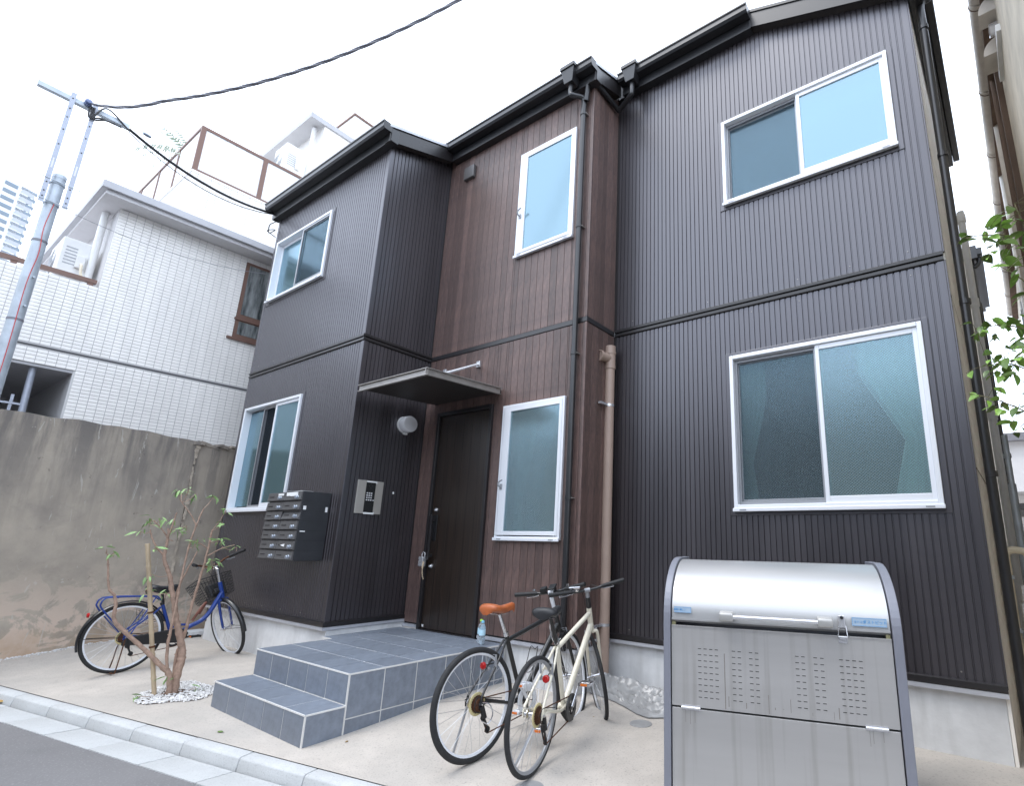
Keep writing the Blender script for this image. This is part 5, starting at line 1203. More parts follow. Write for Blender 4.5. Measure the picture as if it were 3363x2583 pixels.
for s in (-1, 1):
    m.tube(curve([(.21,s*.055,.735),(-.04,s*.065,.75),(-.18,s*.065,.75),(-.225,s*.065,.74),(-.25,s*.065,.70),(-.225,s*.065,.63),(0,s*.075,.36)],7), .0075, 8); m.tube([(.21,s*.055,.735),(.26,s*.02,.69)], .007, 8)
    m.tube([(.20,s*.06,.735),(.03,s*.075,.36)], .006, 8)
for x in (.2,.05,-.12): m.tube([(x,-.062,.742),(x,.062,.742)], .005, 6)
m.tube([(.22,0,.738),(-.14,0,.745)], .005, 6); m.build('rear_rack', blue_m, ubk, smooth=True)
m = M(); m.ext([(-.02,-.035),(.46,-.06),(.53,-.03),(.55,.03),(.50,.075),(.42,.085),(.02,.045),(-.02,.0)], V((.06,-.082,.33))+V((-.06,0,-.03)), (1,0,0), (0,0,1), (0,1,0), .03); m.build('chain_case', matblk_m, ubk, bevel=.008)
m = M()
for s in (-1, 1): m.tube(curve([(0,s*.08,.33),(-.02,s*.09,.12),(-.035,s*.10,.01)],5), .006, 6)
m.tube(curve([(-.035,-.10,.01),(-.06,-.05,.012),(-.03,0,.014),(-.06,.05,.012),(-.035,.10,.01)],5), .006, 6); m.build('rear_stand', rust_m, ubk, smooth=True)
m = M(); B0 = q['HT']+V((.06,0,.06))
def bk(u, t, h): return B0+V((.02+t*(.24+.05*h), (u-.5)*(.30+.07*h), -.20+.25*h))
for h in [i/8 for i in range(9)]:
    m.tube([bk(0,0,h),bk(1,0,h),bk(1,1,h),bk(0,1,h)], .0026 if h < 1 else .005, 5, closed=True)
for u in [i/11 for i in range(12)]:
    for t in (0, 1): m.tube([bk(u,t,0),bk(u,t,1)], .0022, 5)
    m.tube([bk(u,0,0),bk(u,1,0)], .0022, 5)
for t in [i/8 for i in range(9)]:
    for u in (0, 1): m.tube([bk(u,t,0),bk(u,t,1)], .0022, 5)
m.xf(q['steer']).build('front_basket', dark_m, ubk)
m = M(); m.box(B0.x+.10,B0.x+.2,-.12,.06,B0.z-.19,B0.z-.02); m.xf(q['steer']).build('basket_bag', blkv_m, ubk, bevel=.02)
M().obox(B0+V((-.01,.04,-.14)), (1,0,0), (0,1,0), (0,0,1), (.05,.06,.05)).xf(q['steer']).build('head_lamp', dark_m, ubk, bevel=.01)
m = M(); m.tube(curve([lerp(q['BB'],q['HB'],.35)+V((0,-.03,.03)), lerp(q['BB'],q['HB'],.5)+V((.0,-.05,.11)), lerp(q['BB'],q['HB'],.62)+V((0,.0,.10)), lerp(q['BB'],q['HB'],.5)+V((.02,.05,.03))],7), .014, 8); m.build('cable_lock', brn_m, ubk, smooth=True)
m = M()                                                        # dress guard mesh beside the rear wheel
for i in range(8): m.tube([(.08+i*.03,.05,.62-.02*i),(.10+i*.02,.06,.46)], .0018, 4)
for i in range(4): m.tube([(.09,.052,.60-i*.045),(.28,.055,.50-i*.02)], .0018, 4)
m.build('wheel_guard', dark_m, ubk)

# ------------------------------------------------------------------ stainless waste bin
BDx = Vector((.957,.289,0)).normalized()
bz = .02
wbn = thing('waste_bin', 'stainless steel waste bin with curved lid, vent slots and grey side frames', 'bin', (.319,-1.893,bz), (0,0,math.atan2(BDx.y,BDx.x)))
PW = 1.110; PT, HZ = 1.001-bz, .584-bz; TOP = 1.34-bz; DEP = .70
# side-frame outline in (depth, height): straight front, curved shoulder, flat top
def prof(off=0.):
    pts = [(off,0),(off,PT+.02)]
    for i in range(1, 15):
        t = i/14*math.pi/2; pts.append((off+(.40-off)*(1-math.cos(t)), PT+.02+(TOP-off-PT-.02)*math.sin(t)))
    return pts+[(DEP-off,TOP-off),(DEP-off,0)]
sideA, sideB = prof(-.012), None
framemat = pm('grey_powder_coat', (.215,.22,.255), .45, .1, .05, 5)
def sideframe(x0, x1):
    m = M(); outer = prof(-.012); m.ext(outer, (x0,0,0), (0,1,0), (0,0,1), (1,0,0), x1-x0); return m.build('side_frame', framemat, wbn, bevel=.004)
sideframe(-.041,-.003); sideframe(PW+.003,PW+.047)
M().box(.002,PW-.002,.02,DEP-.01,.0,PT-.03).build('bin_interior', dark_m, wbn); M().box(.002,PW-.002,DEP-.02,DEP-.002,.0,TOP-.02).build('back_panel', framemat, wbn)
M().box(.003,PW-.003,.0,.018,-.01,HZ-.006).build('lower_panel', brushed_m, wbn, bevel=.002)
# flap panel with real slots: strips of sheet between the slots
flap = M(); zt_, zb_ = PT-.012, HZ+.004
groups = [(.147,.255,4),(.327,.375,2),(.416,.464,2),(.647,.694,2),(.736,.785,2),(.858,.966,4)]
rows = 9; zr = [ .880-bz-i*(.241/8) for i in range(rows)]
xs = []
for a, b_, n_ in groups:
    w_ = .0175; st_ = (b_-a-w_)/(n_-1)
    for i in range(n_): xs.append((a+i*st_, a+i*st_+w_))
zc = zt_
for z in zr+[None]:
    z1 = zc; z0 = (z+.0018) if z is not None else zb_
    flap.box(.003,PW-.003,.0,.002,z0,z1)
    if z is not None:
        xc = .003
        for a, b_ in xs: flap.box(xc,a,.0,.002,z-.0018,z+.0018); xc = b_
        flap.box(xc,PW-.003,.0,.002,z-.0018,z+.0018); zc = z-.0018
fl = flap.build('flap_panel', brushed_m, wbn)
M().box(.003,PW-.003,-.004,.003,zt_,zt_+.006).build('flap_edge', brushed_m, fl)
# curved lid
m = M(); lidp = [(p[0]+.004, p[1]) for p in prof(.0) if p[1] > PT+.012]
n_ = len(lidp)-1; L_ = lidp[:-1]
vs = []; 
for x in (.004, PW-.004): vs += [V((x,a,z)) for a, z in L_]+[V((x,a+.012,z-.012)) for a, z in L_]
k = len(L_); fs = []
for i in range(k-1): fs += [(i,i+1,2*k+i+1,2*k+i),(k+i,3*k+i,3*k+i+1,k+i+1)]
for i in range(k-1): fs += [(i,k+i,k+i+1,i+1),(2*k+i,2*k+i+1,3*k+i+1,3*k+i)]
fs += [(0,2*k,3*k,k),(k-1,2*k-1,4*k-1,3*k-1)]
m.add(vs, fs); lid = m.build('curved_lid', lid_m, wbn, smooth=30)
M().box(.004,PW-.004,-.002,.003,PT+.021,PT+.030).build('lid_lip', lid_m, lid)
hz_ = 1.058-bz
m = M(); m.tube([(.30,-.048,hz_),(.80,-.048,hz_)], .011, 14); hb_ = m.build('handle_bar', steel_m, wbn, smooth=True)
for x0, x1, s in ((.272,.345,-1),(.765,.838,1)):
    m = M(); m.ext([(0,-.020),(.012,-.026),(.060,-.024),(.066,-.012),(.066,.014),(.058,.024),(.012,.026),(0,.020)], (x0,.004,hz_), (0,-1,0), (0,0,1), (1,0,0), x1-x0); m.build('handle_mount', pm('warm_grey_cast',(.46,.45,.43),.4,.4), hb_, bevel=.012, smooth=50)
lt = M(); lt.box(.868,.898,-.016,.003,1.035-bz,1.094-bz); la = lt.build('latch', steel_m, wbn, bevel=.003)
m = M(); m.tube([(.866,-.012,1.045-bz),(.862,-.018,1.0-bz),(.862,-.016,.992-bz),(.904,-.016,.992-bz),(.904,-.018,1.0-bz),(.900,-.012,1.045-bz)], .0025, 6); m.build('latch_bail', steel_m, la)
m = M(); m.box(.868,.898,-.014,.0,.978-bz,.99-bz); m.box(.862,.904,-.003,.001,.960-bz,.984-bz); m.build('latch_keeper', steel_m, la); M().cyl((.883,-.014,1.085-bz),(.883,-.022,1.085-bz),.008,12).build('latch_key', dark_m, la)
for x in (.055, .955):
    m = M(); m.tube([(x,-.006,HZ),(x+.10,-.006,HZ)], .006, 10); m.box(x,x+.10,-.004,.001,HZ-.012,HZ+.012); m.build('hinge', steel_m, wbn)
for x in (.0, PW-.03): M().box(x+.004,x+.024,.006,.02,PT-.012,PT+.012).build('corner_bracket', pm('brass_zinc',(.30,.28,.16),.5,.4), wbn)
# stickers with their print
s1 = M().box(.018,.114,-.0012,.0016,1.060-bz,1.092-bz).build('sticker', sticker_m, wbn); s2 = M().box(.931,1.093,-.0012,.0016,1.046-bz,1.088-bz).build('sticker', sticker_m, wbn)
for s_, a, b_, c, d in ((s1,.018,.114,1.060,1.092),(s2,.931,1.093,1.046,1.088)): rect_frame(M(), a+.003, b_-.003, c-bz+.003, d-bz-.003, .0012,.0012,.0012,.0012, -.0018, -.0011).build('sticker_border', ink_m, s_)
text_mesh('ヨドコウ', .013, ink_m, (.967,-.0018,1.066-bz), X_, Z_, 'lettering', s2); text_mesh('ダストピット', .0185, ink_m, (1.038,-.0018,1.067-bz), X_, Z_, 'lettering', s2); text_mesh('環境に優しい', .0115, ink_m, (.050,-.0018,1.076-bz), X_, Z_, 'lettering', s1)
# water stains below slots and hinges (thin dried runs)
rnd = random.Random(11); 
for x in [.285,.303,.392,.505,.535,.575,.612,.715,.815,.838]:
    z1 = rnd.uniform(.62,.70)-bz; z0 = HZ+.008+rnd.uniform(0,.03)
    if x == .285: z1 = .865-bz; z0 = HZ+.01
    M().box(x,x+rnd.uniform(.002,.005),-.0006,.001,z0,z1).build('stain_run', stain_m, fl)
for x in (.075,.10,.125,.97,.985,1.03): M().box(x,x+.002,-.0006,.001,HZ-.012-rnd.uniform(.03,.09),HZ-.012).build('stain_run', stain_m, wbn)

# ------------------------------------------------------------------ small things on the porch and ground
def bottle(label, x, y, cap):
    t = thing('water_bottle', label, 'bottle', (x,y,PZ+.0045), group='water bottles on the porch')
    m = M(); m.lathe([(0,0),(.026,0),(.031,.006),(.031,.06),(.029,.065),(.031,.07),(.031,.145),(.027,.168),(.015,.190),(.012,.195),(.012,.205)], (0,0,0), (0,0,1), 24); m.build('bottle_body', bottle_m, t, smooth=50)
    m = M(); m.lathe([(.0314,.085),(.0318,.085),(.0318,.140),(.0314,.140)], (0,0,0), (0,0,1), 24); m.build('bottle_label', lab_m, t)
    m = M(); m.lathe([(0,.222),(.013,.222),(.0145,.218),(.0145,.202),(.012,.202)], (0,0,0), (0,0,1), 20); m.build('bottle_cap', cap, t, smooth=50)
bottle('clear water bottle with pale blue cap on the porch edge', -2.385, -.745, cap_b); bottle('clear water bottle with lime green cap, behind the blue-capped one', -2.465, -.690, cap_g)
def cover(label, x, y, r):
    t = M(); z = gz(x,y); t.lathe([(0,.006),(r*.8,.006),(r*.97,.005),(r,.002),(r,-.01)], (x,y,z), (0,0,1), 40); o = t.build('drain_cover', ring_m, smooth=30); return tag(o, label, 'drain cover', 'round drain covers in the forecourt')
cover('round grey drain cover in front of the crumpled tarpaulin', -.537, -.768, .088); cover('round grey drain cover under the rear wheel of the cream bicycle', -.585, -1.985, .088)
# tarpaulin
TX = [-1.34,-1.18,-1.0,-.82,-.68,-.55,-.42,-.25,-.05,.2,.5]          # fold lines of the heap, front hem to wall: (y, height) at each x
TR = [[(-.34,0),(-.37,0),(-.43,0),(-.52,0),(-.60,0),(-.63,0),(-.52,0),(-.47,0),(-.55,0),(-.58,0),(-.5,0)],
      [(-.32,.05),(-.35,.045),(-.40,.035),(-.47,.03),(-.54,.025),(-.56,.035),(-.47,.09),(-.43,.11),(-.48,.09),(-.5,.08),(-.45,.07)],
      [(-.31,.02),(-.33,.02),(-.375,.012),(-.44,.01),(-.50,.008),(-.50,.012),(-.43,.05),(-.40,.05),(-.44,.04),(-.45,.03),(-.4,.03)],
      [(-.29,.11),(-.31,.10),(-.345,.085),(-.395,.07),(-.44,.06),(-.43,.09),(-.38,.14),(-.36,.13),(-.38,.13),(-.4,.12),(-.36,.12)],
      [(-.27,.05),(-.28,.05),(-.31,.035),(-.35,.03),(-.385,.025),(-.37,.05),(-.34,.08),(-.32,.07),(-.33,.07),(-.34,.06),(-.32,.06)],
      [(-.24,.17),(-.25,.155),(-.27,.13),(-.30,.10),(-.33,.095),(-.31,.12),(-.28,.16),(-.27,.17),(-.27,.16),(-.28,.16),(-.26,.15)],
      [(-.20,.10),(-.21,.09),(-.22,.07),(-.245,.05),(-.26,.05),(-.25,.07),(-.23,.10),(-.22,.10),(-.22,.10),(-.22,.1),(-.2,.1)],
      [(-.15,.19),(-.16,.17),(-.16,.14),(-.18,.12),(-.19,.11),(-.18,.14),(-.17,.17),(-.16,.18),(-.16,.17),(-.16,.17),(-.15,.16)],
      [(-.06,.10),(-.06,.09),(-.06,.08),(-.06,.06),(-.06,.06),(-.06,.07),(-.06,.09),(-.06,.1),(-.06,.1),(-.06,.1),(-.06,.1)]]
def tarp(a, b):
    x = lerp(TX[0], TX[-1], a); i = max(k for k in range(len(TX)-1) if TX[k] <= x+1e-6); t = (x-TX[i])/(TX[i+1]-TX[i])
    r = b*(len(TR)-1); j = min(int(r), len(TR)-2); u = r-j; u = u*u*(3-2*u)*.5+u*.5
    P_ = [[lerp(TR[q_][i][c], TR[q_][i+1][c], t) for c in (0,1)] for q_ in (j, j+1)]
    y = lerp(P_[0][0], P_[1][0], u); z = lerp(P_[0][1], P_[1][1], u)
    n1 = noise.noise(V((x*9,y*16,1))); n2 = abs(noise.noise(V((x*15+y*9,y*24,5))))
    e = min(1, b*8)
    return V((x+.008*n1, y+.012*n1*e, gz(x,y)+.006+max(.8*z+(.022*n1-.045*n2+.012)*e, 0)))
m = M(); m.grid(tarp, 120, 72); m.v += [p+V((0,0,.004)) for p in m.v]; kk = len(m.v)//2; m.f += [tuple(i+kk for i in reversed(f)) for f in m.f]
o = m.build('tarpaulin', tarp_m, smooth=32, fix=False); tag(o, 'crumpled silver-grey tarpaulin heaped on the ground behind the bin', 'tarpaulin')
# fallen leaves
lf = M(); lf.grid(lambda a, b: V(((a-.5)*.09, (b-.5)*.05*math.sin(math.pi*min(max(a,.03),.97)), .012*math.cos((b-.5)*3)*math.sin(a*3.1)+.004)), 8, 4)
lmesh = lf.mesh('fallen_leaf', dryleaf_m, smooth=True, fix=False); lmg = lf.mesh('fallen_leaf', leaf2_m, smooth=True, fix=False)
for lab, me, x, y, z, a, s in (('green fallen leaf on the forecourt in front of the lower step', lmg, -3.02, -2.685, .005, .4, .6), ('yellow dry leaf lying in the gutter at the left edge', lmesh, -5.60, -3.45, -.068, 1., 1.2), ('small curled leaf on the forecourt right of the porch', lmesh, -2.10, -2.24, .012, 2., .35), ('small brown leaf under the front wheel of the cream bicycle', lmesh, -.93, -.85, .066, .3, .5), ('tiny dry leaf between shrub bed and porch', lmesh, -3.93, -1.95, .035, .9, .45)):
    o = link('fallen_leaf', me, None, (x,y,z)); o.rotation_euler = (0,0,a); o.scale = (s,s,s); tag(o, lab, 'leaf', 'fallen leaves')

# ------------------------------------------------------------------ pruned shrub with stakes
SH = {
'left':([(-4.412,-2.579,.0),(-4.42,-2.602,.174),(-4.445,-2.674,.265),(-4.487,-2.795,.402),(-4.543,-2.958,.573),(-4.573,-3.044,.678),(-4.577,-3.055,.795),(-4.585,-3.076,.88),(-4.601,-3.122,.948),(-4.611,-3.152,1.084),(-4.621,-3.181,1.241)],.024,.006),
'centre':([(-4.43,-2.539,-.02),(-4.431,-2.543,.129),(-4.427,-2.533,.279),(-4.429,-2.536,.365),(-4.447,-2.589,.542),(-4.462,-2.631,.675),(-4.473,-2.663,.809),(-4.485,-2.698,.916),(-4.497,-2.734,1.05),(-4.516,-2.787,1.167),(-4.521,-2.802,1.258),(-4.521,-2.803,1.412),(-4.525,-2.814,1.476)],.036,.008),
'right':([(-4.46,-2.535,.0),(-4.487,-2.551,.274),(-4.485,-2.545,.403),(-4.478,-2.527,.532),(-4.477,-2.523,.664),(-4.472,-2.509,.889),(-4.464,-2.487,1.165),(-4.462,-2.479,1.402),(-4.461,-2.478,1.47)],.018,.007),
'rs':([(-4.471,-2.476,1.22),(-4.439,-2.383,1.294),(-4.403,-2.28,1.334)],.006,.004),
'mid':([(-4.43,-2.62,.18),(-4.41,-2.665,.444),(-4.409,-2.664,.64),(-4.41,-2.665,.814),(-4.41,-2.666,1.035),(-4.408,-2.66,1.306),(-4.402,-2.644,1.474),(-4.391,-2.61,1.674)],.013,.006),
'mid2':([(-4.48,-2.66,.78),(-4.496,-2.637,.984),(-4.483,-2.602,1.12),(-4.47,-2.564,1.269)],.009,.005),
'cl':([(-4.519,-2.796,1.221),(-4.545,-2.872,1.311),(-4.562,-2.919,1.409),(-4.567,-2.935,1.463)],.009,.005),
'cr':([(-4.525,-2.796,1.38),(-4.559,-2.851,1.466),(-4.583,-2.919,1.546)],.007,.004),
'cr2':([(-4.515,-2.805,1.39),(-4.496,-2.792,1.542),(-4.494,-2.784,1.627)],.008,.005),
'mt':([(-4.402,-2.63,1.50),(-4.42,-2.694,1.612),(-4.449,-2.776,1.72)],.006,.004),
'rt':([(-4.462,-2.49,1.30),(-4.468,-2.558,1.344),(-4.492,-2.626,1.361)],.005,.003),
'c8':([(-4.522,-2.806,1.385),(-4.506,-2.76,1.358)],.005,.003)}
sh = thing('pruned_shrub', 'hard-pruned multi-stemmed shrub with sparse leaf tufts in the gravel bed', 'shrub', (0,0,0))
rnd = random.Random(4)
for nm, (pts, r0, r1) in SH.items():
    c = curve(pts, 5); n_ = len(c); m = M(); m.tube([p+V((rnd.gauss(0,.0015),rnd.gauss(0,.0015),0)) for p in c], [lerp(r0,r1,i/(n_-1))*(1+.10*math.sin(i*2.3)) for i in range(n_)], 9)
    for i in range(3, n_-1, 4):
        d = V((rnd.gauss(0,1),rnd.gauss(0,1),.4)).normalized(); rr = lerp(r0,r1,i/(n_-1)); m.tube([c[i], c[i]+d*(rr+.006)], [rr*.7, rr*.3], 5)
    m.build('trunk' if nm == 'centre' else 'branch', bark_m, sh, smooth=60)
LV = [(-4.425,-2.75,1.846),(-4.578,-2.753,1.817),(-4.478,-2.517,1.809),(-4.523,-2.957,1.559),(-4.588,-2.996,1.444),(-4.54,-2.886,1.562),(-4.552,-2.798,1.55),(-4.535,-2.668,1.506),(-4.575,-3.206,1.283),(-4.545,-3.159,1.254),(-4.451,-2.395,1.675),(-4.378,-2.432,1.55),(-4.436,-2.396,1.378),(-4.355,-2.626,1.341),(-4.33,-2.284,1.312),(-4.433,-2.412,1.156),(-4.489,-2.876,1.066),(-4.625,-2.829,.908),(-4.574,-2.711,.881),(-4.457,-2.903,1.304),(-4.43,-2.83,1.83),(-4.483,-2.667,1.813),(-4.666,-2.951,1.527),(-4.487,-2.775,1.468),(-4.34,-2.454,1.378),(-4.385,-2.458,1.192),(-4.36,-2.625,1.382),(-4.30,-2.42,.06),(-4.42,-2.60,.16),(-4.45,-2.80,.04)]
def leafmesh(name, ln, wd, mat, fold=.25):
    m = M(); n_ = 6
    for i in range(n_+1):
        t = i/n_; w_ = wd/2*math.sin(math.pi*t**.8)**.9 if 0 < t < 1 else .0004; x = t*ln; z = -.25*ln*t*t
        m.v += [V((x,-w_,z+w_*fold)), V((x,0,z)), V((x,w_,z+w_*fold))]
    for i in range(n_): m.f += [(3*i,3*i+3,3*i+4,3*i+1),(3*i+1,3*i+4,3*i+5,3*i+2)]
    return m.mesh(name, mat, smooth=True, fix=False)
lf1 = [leafmesh('leaf', .068, .019, leaf_m), leafmesh('leaf', .052, .016, leaf_m), leafmesh('leaf', .085, .022, leaf_m)]
tw_ = M()
for c in LV:
    stems = V(c); tw_.tube([stems+V((0,0,-.04)), stems], .0022, 5)
    for k in range(rnd.randint(4,8)):
        o = link('leaf', rnd.choice(lf1), sh, stems+V((rnd.gauss(0,.016),rnd.gauss(0,.022),rnd.gauss(0,.016)))); a = rnd.uniform(0,6.283); o.rotation_euler = (rnd.gauss(0,.5), rnd.uniform(-.3,1.1), a); s = rnd.uniform(.6,1.2); o.scale = (s,s,s)
tag(tw_.build('twigs', bark_m, sh), kind='stuff')
# link tufts back to their nearest branch
near = M(); allp = [p for pts, _, _ in SH.values() for p in curve(pts, 5)]
for c in LV:
    p = min(allp, key=lambda q_: (q_-V(c)).length+(.2 if q_.z > c[2] else 0)); near.tube(curve([p, lerp(p,V(c),.5)+V((0,0,-.02)), V(c)],5), .0028, 5)
tag(near.build('side_shoots', bark_m, sh), kind='stuff')
def stake(label, p, q_, r):
    t = thing('bamboo_stake', label, 'stake', p); d = V(q_)-V(p); m = M(); n_ = 7; ps, rs = [], []
    for i in range(n_):
        a, b_ = i/n_, (i+1)/n_
        for t_, rr in ((a+.004,1.),(b_-.02,1.),(b_-.008,1.22),(b_,1.0)): ps.append(d*t_); rs.append(r*rr)
    m.tube(ps, rs, 12); m.build('cane', bamboo_m, t, smooth=40)
    for f in (.33,.55): M().lathe([(r*1.05,-.008),(r*1.3,-.008),(r*1.3,.008),(r*1.05,.008)], d*f, d, 12).build('tie', rust_m, t)
stake('upright bamboo stake standing beside the shrub stems in the gravel bed', (-4.49,-2.655,-.02), (-4.575,-2.93,1.335), .018)

# ------------------------------------------------------------------ right-hand neighbour, passage and plant
rn = thing('beige_house', 'old beige mortar house with tiled eave at the right edge', 'house')
RS = .07
def rnx(y, off=0): return 2.47+RS*y+off
def rbox(x0, x1, y0, y1, z0, z1, nm, mt, bevel=0):
    mm = M(); mm.add([(rnx(y0,x0),y0,z0),(rnx(y0,x1),y0,z0),(rnx(y1,x1),y1,z0),(rnx(y1,x0),y1,z0),(rnx(y0,x0),y0,z1),(rnx(y0,x1),y0,z1),(rnx(y1,x1),y1,z1),(rnx(y1,x0),y1,z1)],
      [(0,3,2,1),(4,5,6,7),(0,1,5,4),(1,2,6,5),(2,3,7,6),(3,0,4,7)]); return mm.build(nm, mt, rn, bevel=bevel)
rbox(0,3,-1.9,9,-.1,6.45,'wall',beige_w)
rbox(-.10,.02,-2,9,6.36,6.46,'eave_board',oldwood_m); rbox(-.14,3,-2.05,9,6.60,6.66,'roof',rooft_m)
m = M()
for i in range(9):
    y0 = -2+i*1.22; m.tube([(rnx(y0,-.10),y0,6.52),(rnx(y0+1.20,-.10),y0+1.20,6.52)], .082, 16)
m.build('eave_gutter', gutter_b, rn, smooth=True)
for i in range(10): y0 = -1.95+i*1.22; M().torus((rnx(y0,-.10),y0,6.52), (RS,1,0), .083, .006, 20, 5).build('gutter_bracket', oldwood_m, rn)
for i in range(40):
    y0 = -2+i*.27; M().tube([(rnx(y0,-.155),y0,6.585),(rnx(y0,.25),y0,6.72)], .035, 8).build('roof_tile', rooft_m, rn) if i < 36 else None
rbox(-.05,.0,1.15,1.27,1.4,6.3,'wall_post',oldwood_m); rbox(-.035,0,.2,.85,5.86,5.93,'ledge',white_pl)
hp_ = []
for i in range(9):
    t = i/8*math.pi/2; hp_.append((.13*math.sin(t), .17*math.cos(t)))
for hy, hz2, ln in ((.62,6.02,.26),(.30,6.20,.18)):
    m = M(); m.ext([(0,0)]+hp_[::-1]+[(0,.17)], (rnx(hy),hy,hz2), (-1,RS,0), (0,0,1), (RS,1,0), ln); m.build('vent_hood', gutter_b, rn)
m = M(); m.lathe([(.0,.05),(.045,.05),(.06,.065),(.06,.0)], (rnx(.45),.45,6.12), (-1,0,0), 20); m.build('round_vent', steel_m, rn, smooth=True)
rbox(-.05,.0,5.0,8,4.3,5.2,'window_frame',alu_d); rbox(-.06,-.02,5.1,7.9,4.4,5.1,'pane',nglass_m); rbox(-.06,.0,4.8,8.2,3.9,4.28,'spandrel',white_pl)
rbox(-.50,0,3.6,5.2,1.95,2.03,'lean_to_roof',rooft_m); rbox(-.02,.0,2.6,4.4,2.5,3.5,'panel',frost_m)
for y, r, mt in ((2.2,.035,gutter_b),(3.3,.03,white_pl),(1.4,.028,oldwood_m)): m = M(); m.cyl((rnx(y,-.06),y,0),(rnx(y,-.06),y,6.4),r,10); m.build('downpipe', mt, rn, smooth=True)
# back fence closing the passage
fb = thing('back_fence', 'pale block fence closing the narrow passage between the houses', 'fence'); M().box(1.9,4.2,9.0,9.12,0,2.6).build('fence_panel', rend_m, fb); M().box(1.9,4.2,8.98,9.14,2.6,2.66).build('fence_cap', eave_m, fb)
hb2 = thing('back_house', 'whitish house glimpsed at the end of the side passage', 'house'); M().box(1.5,6,12,18,0,4.2).build('wall', rend_m, hb2); M().box(1.3,6.2,11.8,18,4.2,4.4).build('roof', rooft_m, hb2)
# gas meter and pipes
gm = thing('gas_meter', 'white gas meter with cream pipe loop in the side passage', 'meter', (2.115,1.05,.55))
M().box(-.09,.10,-.08,.08,.12,.48).build('meter_body', meter_m, gm, bevel=.02); M().box(-.075,.085,-.07,.07,.48,.62).build('meter_head', meter_m, gm, bevel=.02); M().box(-.05,.05,-.085,-.08,.30,.42).build('dial_window', dark_m, gm)
m = M(); m.tube([(-.140,0,-.5),(-.140,0,.80)]+curve([(-.140,0,.80),(-.135,0,.87),(-.10,0,.90),(-.05,0,.90),(.0,0,.88),(.02,0,.80)],6)[1:]+[(.02,0,.60)], .030, 14); m.build('gas_pipe', cream_pipe, gm, smooth=True)
for z in (.68,.26,-.12): M().obox((-.140,-.02,z), (1,0,0), (0,1,0), (0,0,1), (.075,.05,.035)).build('pipe_clamp', galv_m, gm, bevel=.006)
sp2 = thing('steel_mast', 'thin galvanised steel mast standing in the side passage', 'mast', (2.12,1.5,0)); m = M(); m.tube([(0,0,0),(0,0,2.05),(0,0,2.06),(0,0,2.52)], [.032,.032,.024,.024], 12); m.cyl((0,0,2.3),(0,0,2.34),.032,12); m.build('mast_tube', galv_m, sp2, smooth=True)
# leafy plant reaching in from the right
RV = [(2.101,-.739,3.545),(2.077,-.631,3.587),(2.158,-.602,3.665),(1.963,-.733,3.487),(1.987,-.735,3.43),(2.097,-.741,3.438),(2.188,-.62,3.513),(2.138,-.705,3.376),(2.088,-.839,3.303),(2.246,-.431,3.682),(2.274,-.572,3.633),(2.273,-.529,3.505),(2.231,-.757,3.306),(2.203,-.354,3.48),(2.143,-.42,3.352),(2.074,-.79,3.261),(2.235,-.684,3.271),(2.224,-.489,3.227),(2.224,-.494,3.079),(2.163,-.382,3.02),(2.097,-.639,2.884),(2.188,-.435,2.927),(1.999,-.515,2.94),(1.968,-.698,2.86),(2.026,-.556,2.925),(1.961,-.409,2.88),(2.038,-.427,2.838),(1.992,-.597,2.808),(2.059,-.555,2.719),(1.991,-.833,2.594),(1.971,-.729,2.57),(2.055,-.451,2.663),(2.118,-.643,2.753),(2.077,-.763,2.612),(2.121,-.576,2.613),(2.157,-.498,2.643),(2.097,-.513,2.549),(1.976,-.663,2.527),(1.992,-.631,2.497),(2.048,-.596,2.559),(1.87,-.461,2.465),(1.893,-.59,2.399),(1.936,-.653,2.36),(2.014,-.605,2.367),(1.97,-.835,2.278),(2.019,-.828,2.245),(2.056,-.498,2.229),(2.1,-.358,2.227),(2.114,-.553,2.341),(2.171,-.653,2.738),(2.155,-.765,2.632),(2.137,-.599,2.458)]
lp2 = thing('leafy_shrub', 'broad-leaved green shrub reaching in from the right edge', 'shrub', (0,0,0))
stems = {'a':[(2.45,-.62,0),(2.43,-.60,1.2),(2.40,-.6,2.4),(2.34,-.58,3.2),(2.27,-.55,3.75)],'b':[(2.36,-.58,3.1),(2.22,-.62,3.45),(2.08,-.68,3.50),(1.95,-.72,3.50)],'c':[(2.41,-.6,2.3),(2.25,-.55,2.78),(2.10,-.52,2.90),(1.95,-.5,2.92)],'d':[(2.42,-.6,2.0),(2.25,-.6,2.45),(2.10,-.62,2.60),(1.98,-.66,2.60)],'e':[(2.43,-.6,1.7),(2.2,-.58,2.20),(2.03,-.6,2.36),(1.86,-.5,2.47)],'f':[(2.37,-.58,2.9),(2.24,-.52,3.2),(2.13,-.44,3.38)]}
sp3 = []
for nm, pts in stems.items():
    c = curve(pts, 7); sp3 += c; n_ = len(c); m = M(); m.tube(c, [lerp(.014 if nm == 'a' else .006, .0025, i/(n_-1)) for i in range(n_)], 7); m.build('stem', stem_m, lp2, smooth=True)
rnd = random.Random(8)
lf2 = [leafmesh('leaf', .115, .062, leaf2_m, .15), leafmesh('leaf', .09, .046, leaf2_m, .2), leafmesh('leaf', .07, .034, leaf2_m, .25)]
pt = M()
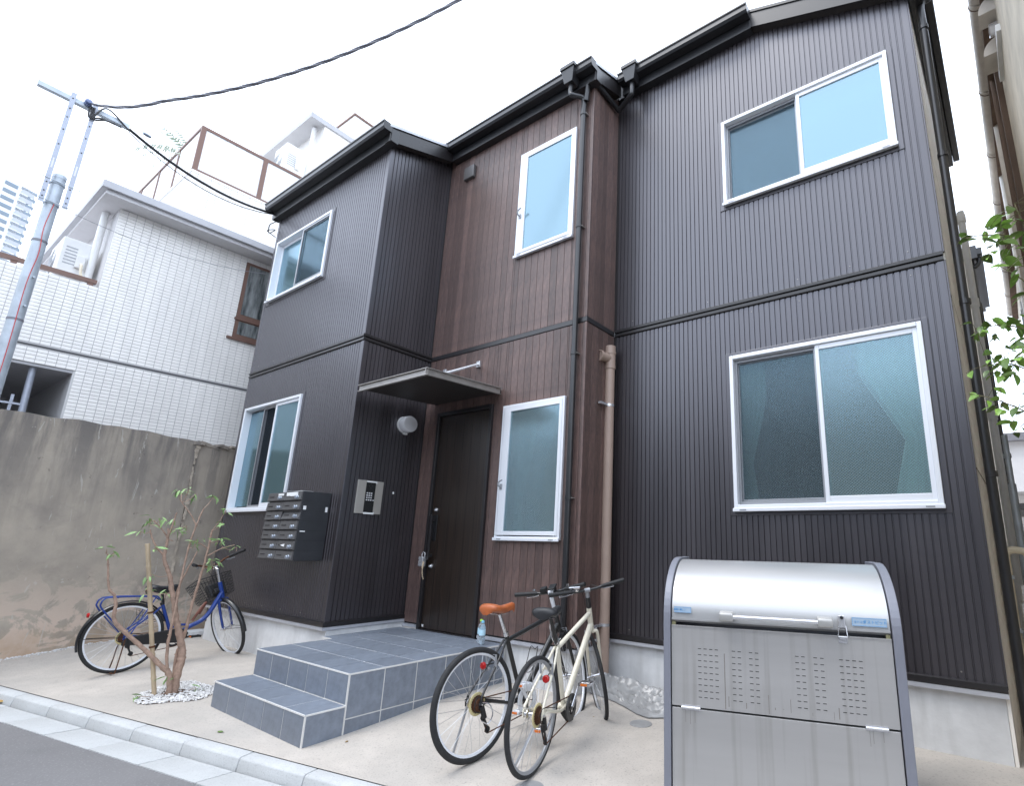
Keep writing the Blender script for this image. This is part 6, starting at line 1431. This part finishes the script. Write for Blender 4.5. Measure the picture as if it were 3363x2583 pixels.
extra = [(x+rnd.gauss(0,.07)+.03, y+rnd.gauss(0,.08), z+rnd.gauss(0,.07)) for x, y, z in RV if x > 1.98 for _ in (0,)] + [(rnd.uniform(2.2,2.6), rnd.uniform(-.8,-.3), rnd.uniform(2.1,3.8)) for _ in range(80)]+[(x+rnd.gauss(0,.06), y+rnd.gauss(0,.08), z+rnd.gauss(0,.05)) for x, y, z in RV]
for i, c in enumerate(RV+extra):
    c = V(c); p = min(sp3, key=lambda q_: (q_-c).length); d = (c-p); big = c.x > 2.02
    o = link('leaf', rnd.choice(lf2[:2] if big else lf2[1:]), lp2, c-(d.normalized()*.04 if d.length > .01 else V((0,0,0)))); az = math.atan2(d.y, d.x)+rnd.gauss(0,.6); o.rotation_euler = (rnd.gauss(0,.55), rnd.uniform(-.25,.75), az); s = rnd.uniform(.65,1.1); o.scale = (s,s,s)
    pt.tube([p, lerp(p,c,.6)+V((0,0,.01)), c], .0016, 4)
tag(pt.build('leaf_stalks', stem_m, lp2), kind='stuff')

# ------------------------------------------------------------------ houses across the street (seen only mirrored in the windows)
def opp(name, label, x0, x1, y1, h, mt):
    t = thing(name, label, 'house', ((x0+x1)/2, y1, 0)); hw = (x1-x0)/2
    M().box(-hw,hw,-7,0,-.1,h).build('wall', mt, t)
    m = M(); m.add([(-hw-.3,.35,h),(hw+.3,.35,h),(hw+.3,-7.3,h),(-hw-.3,-7.3,h),(-hw-.3,-3.5,h+1.5),(hw+.3,-3.5,h+1.5)], [(0,1,2,3),(0,4,5,1),(3,2,5,4),(0,3,4),(1,5,2)]); m.build('roof', oppd_m, t)
    for z in (.9, 3.4):
        for f in (-.55,.15,.65):
            if z+1.2 < h: M().box(f*hw-.7,f*hw+.7,-.02,.03,z,z+1.2).build('window', tower_g, t)
opp('opposite_house', 'brown-grey house across the street, mirrored in the lower right window', -4.6, 3.2, -9.2, 4.7, opp_m)
opp('opposite_house', 'taller grey house across the street, mirrored in the lower left window', -13, -5.2, -10.6, 5.4, opp_m)
opp('opposite_house', 'low house across the street beyond the right edge, outside the view', 4.2, 12, -9.4, 4.3, opp_m)
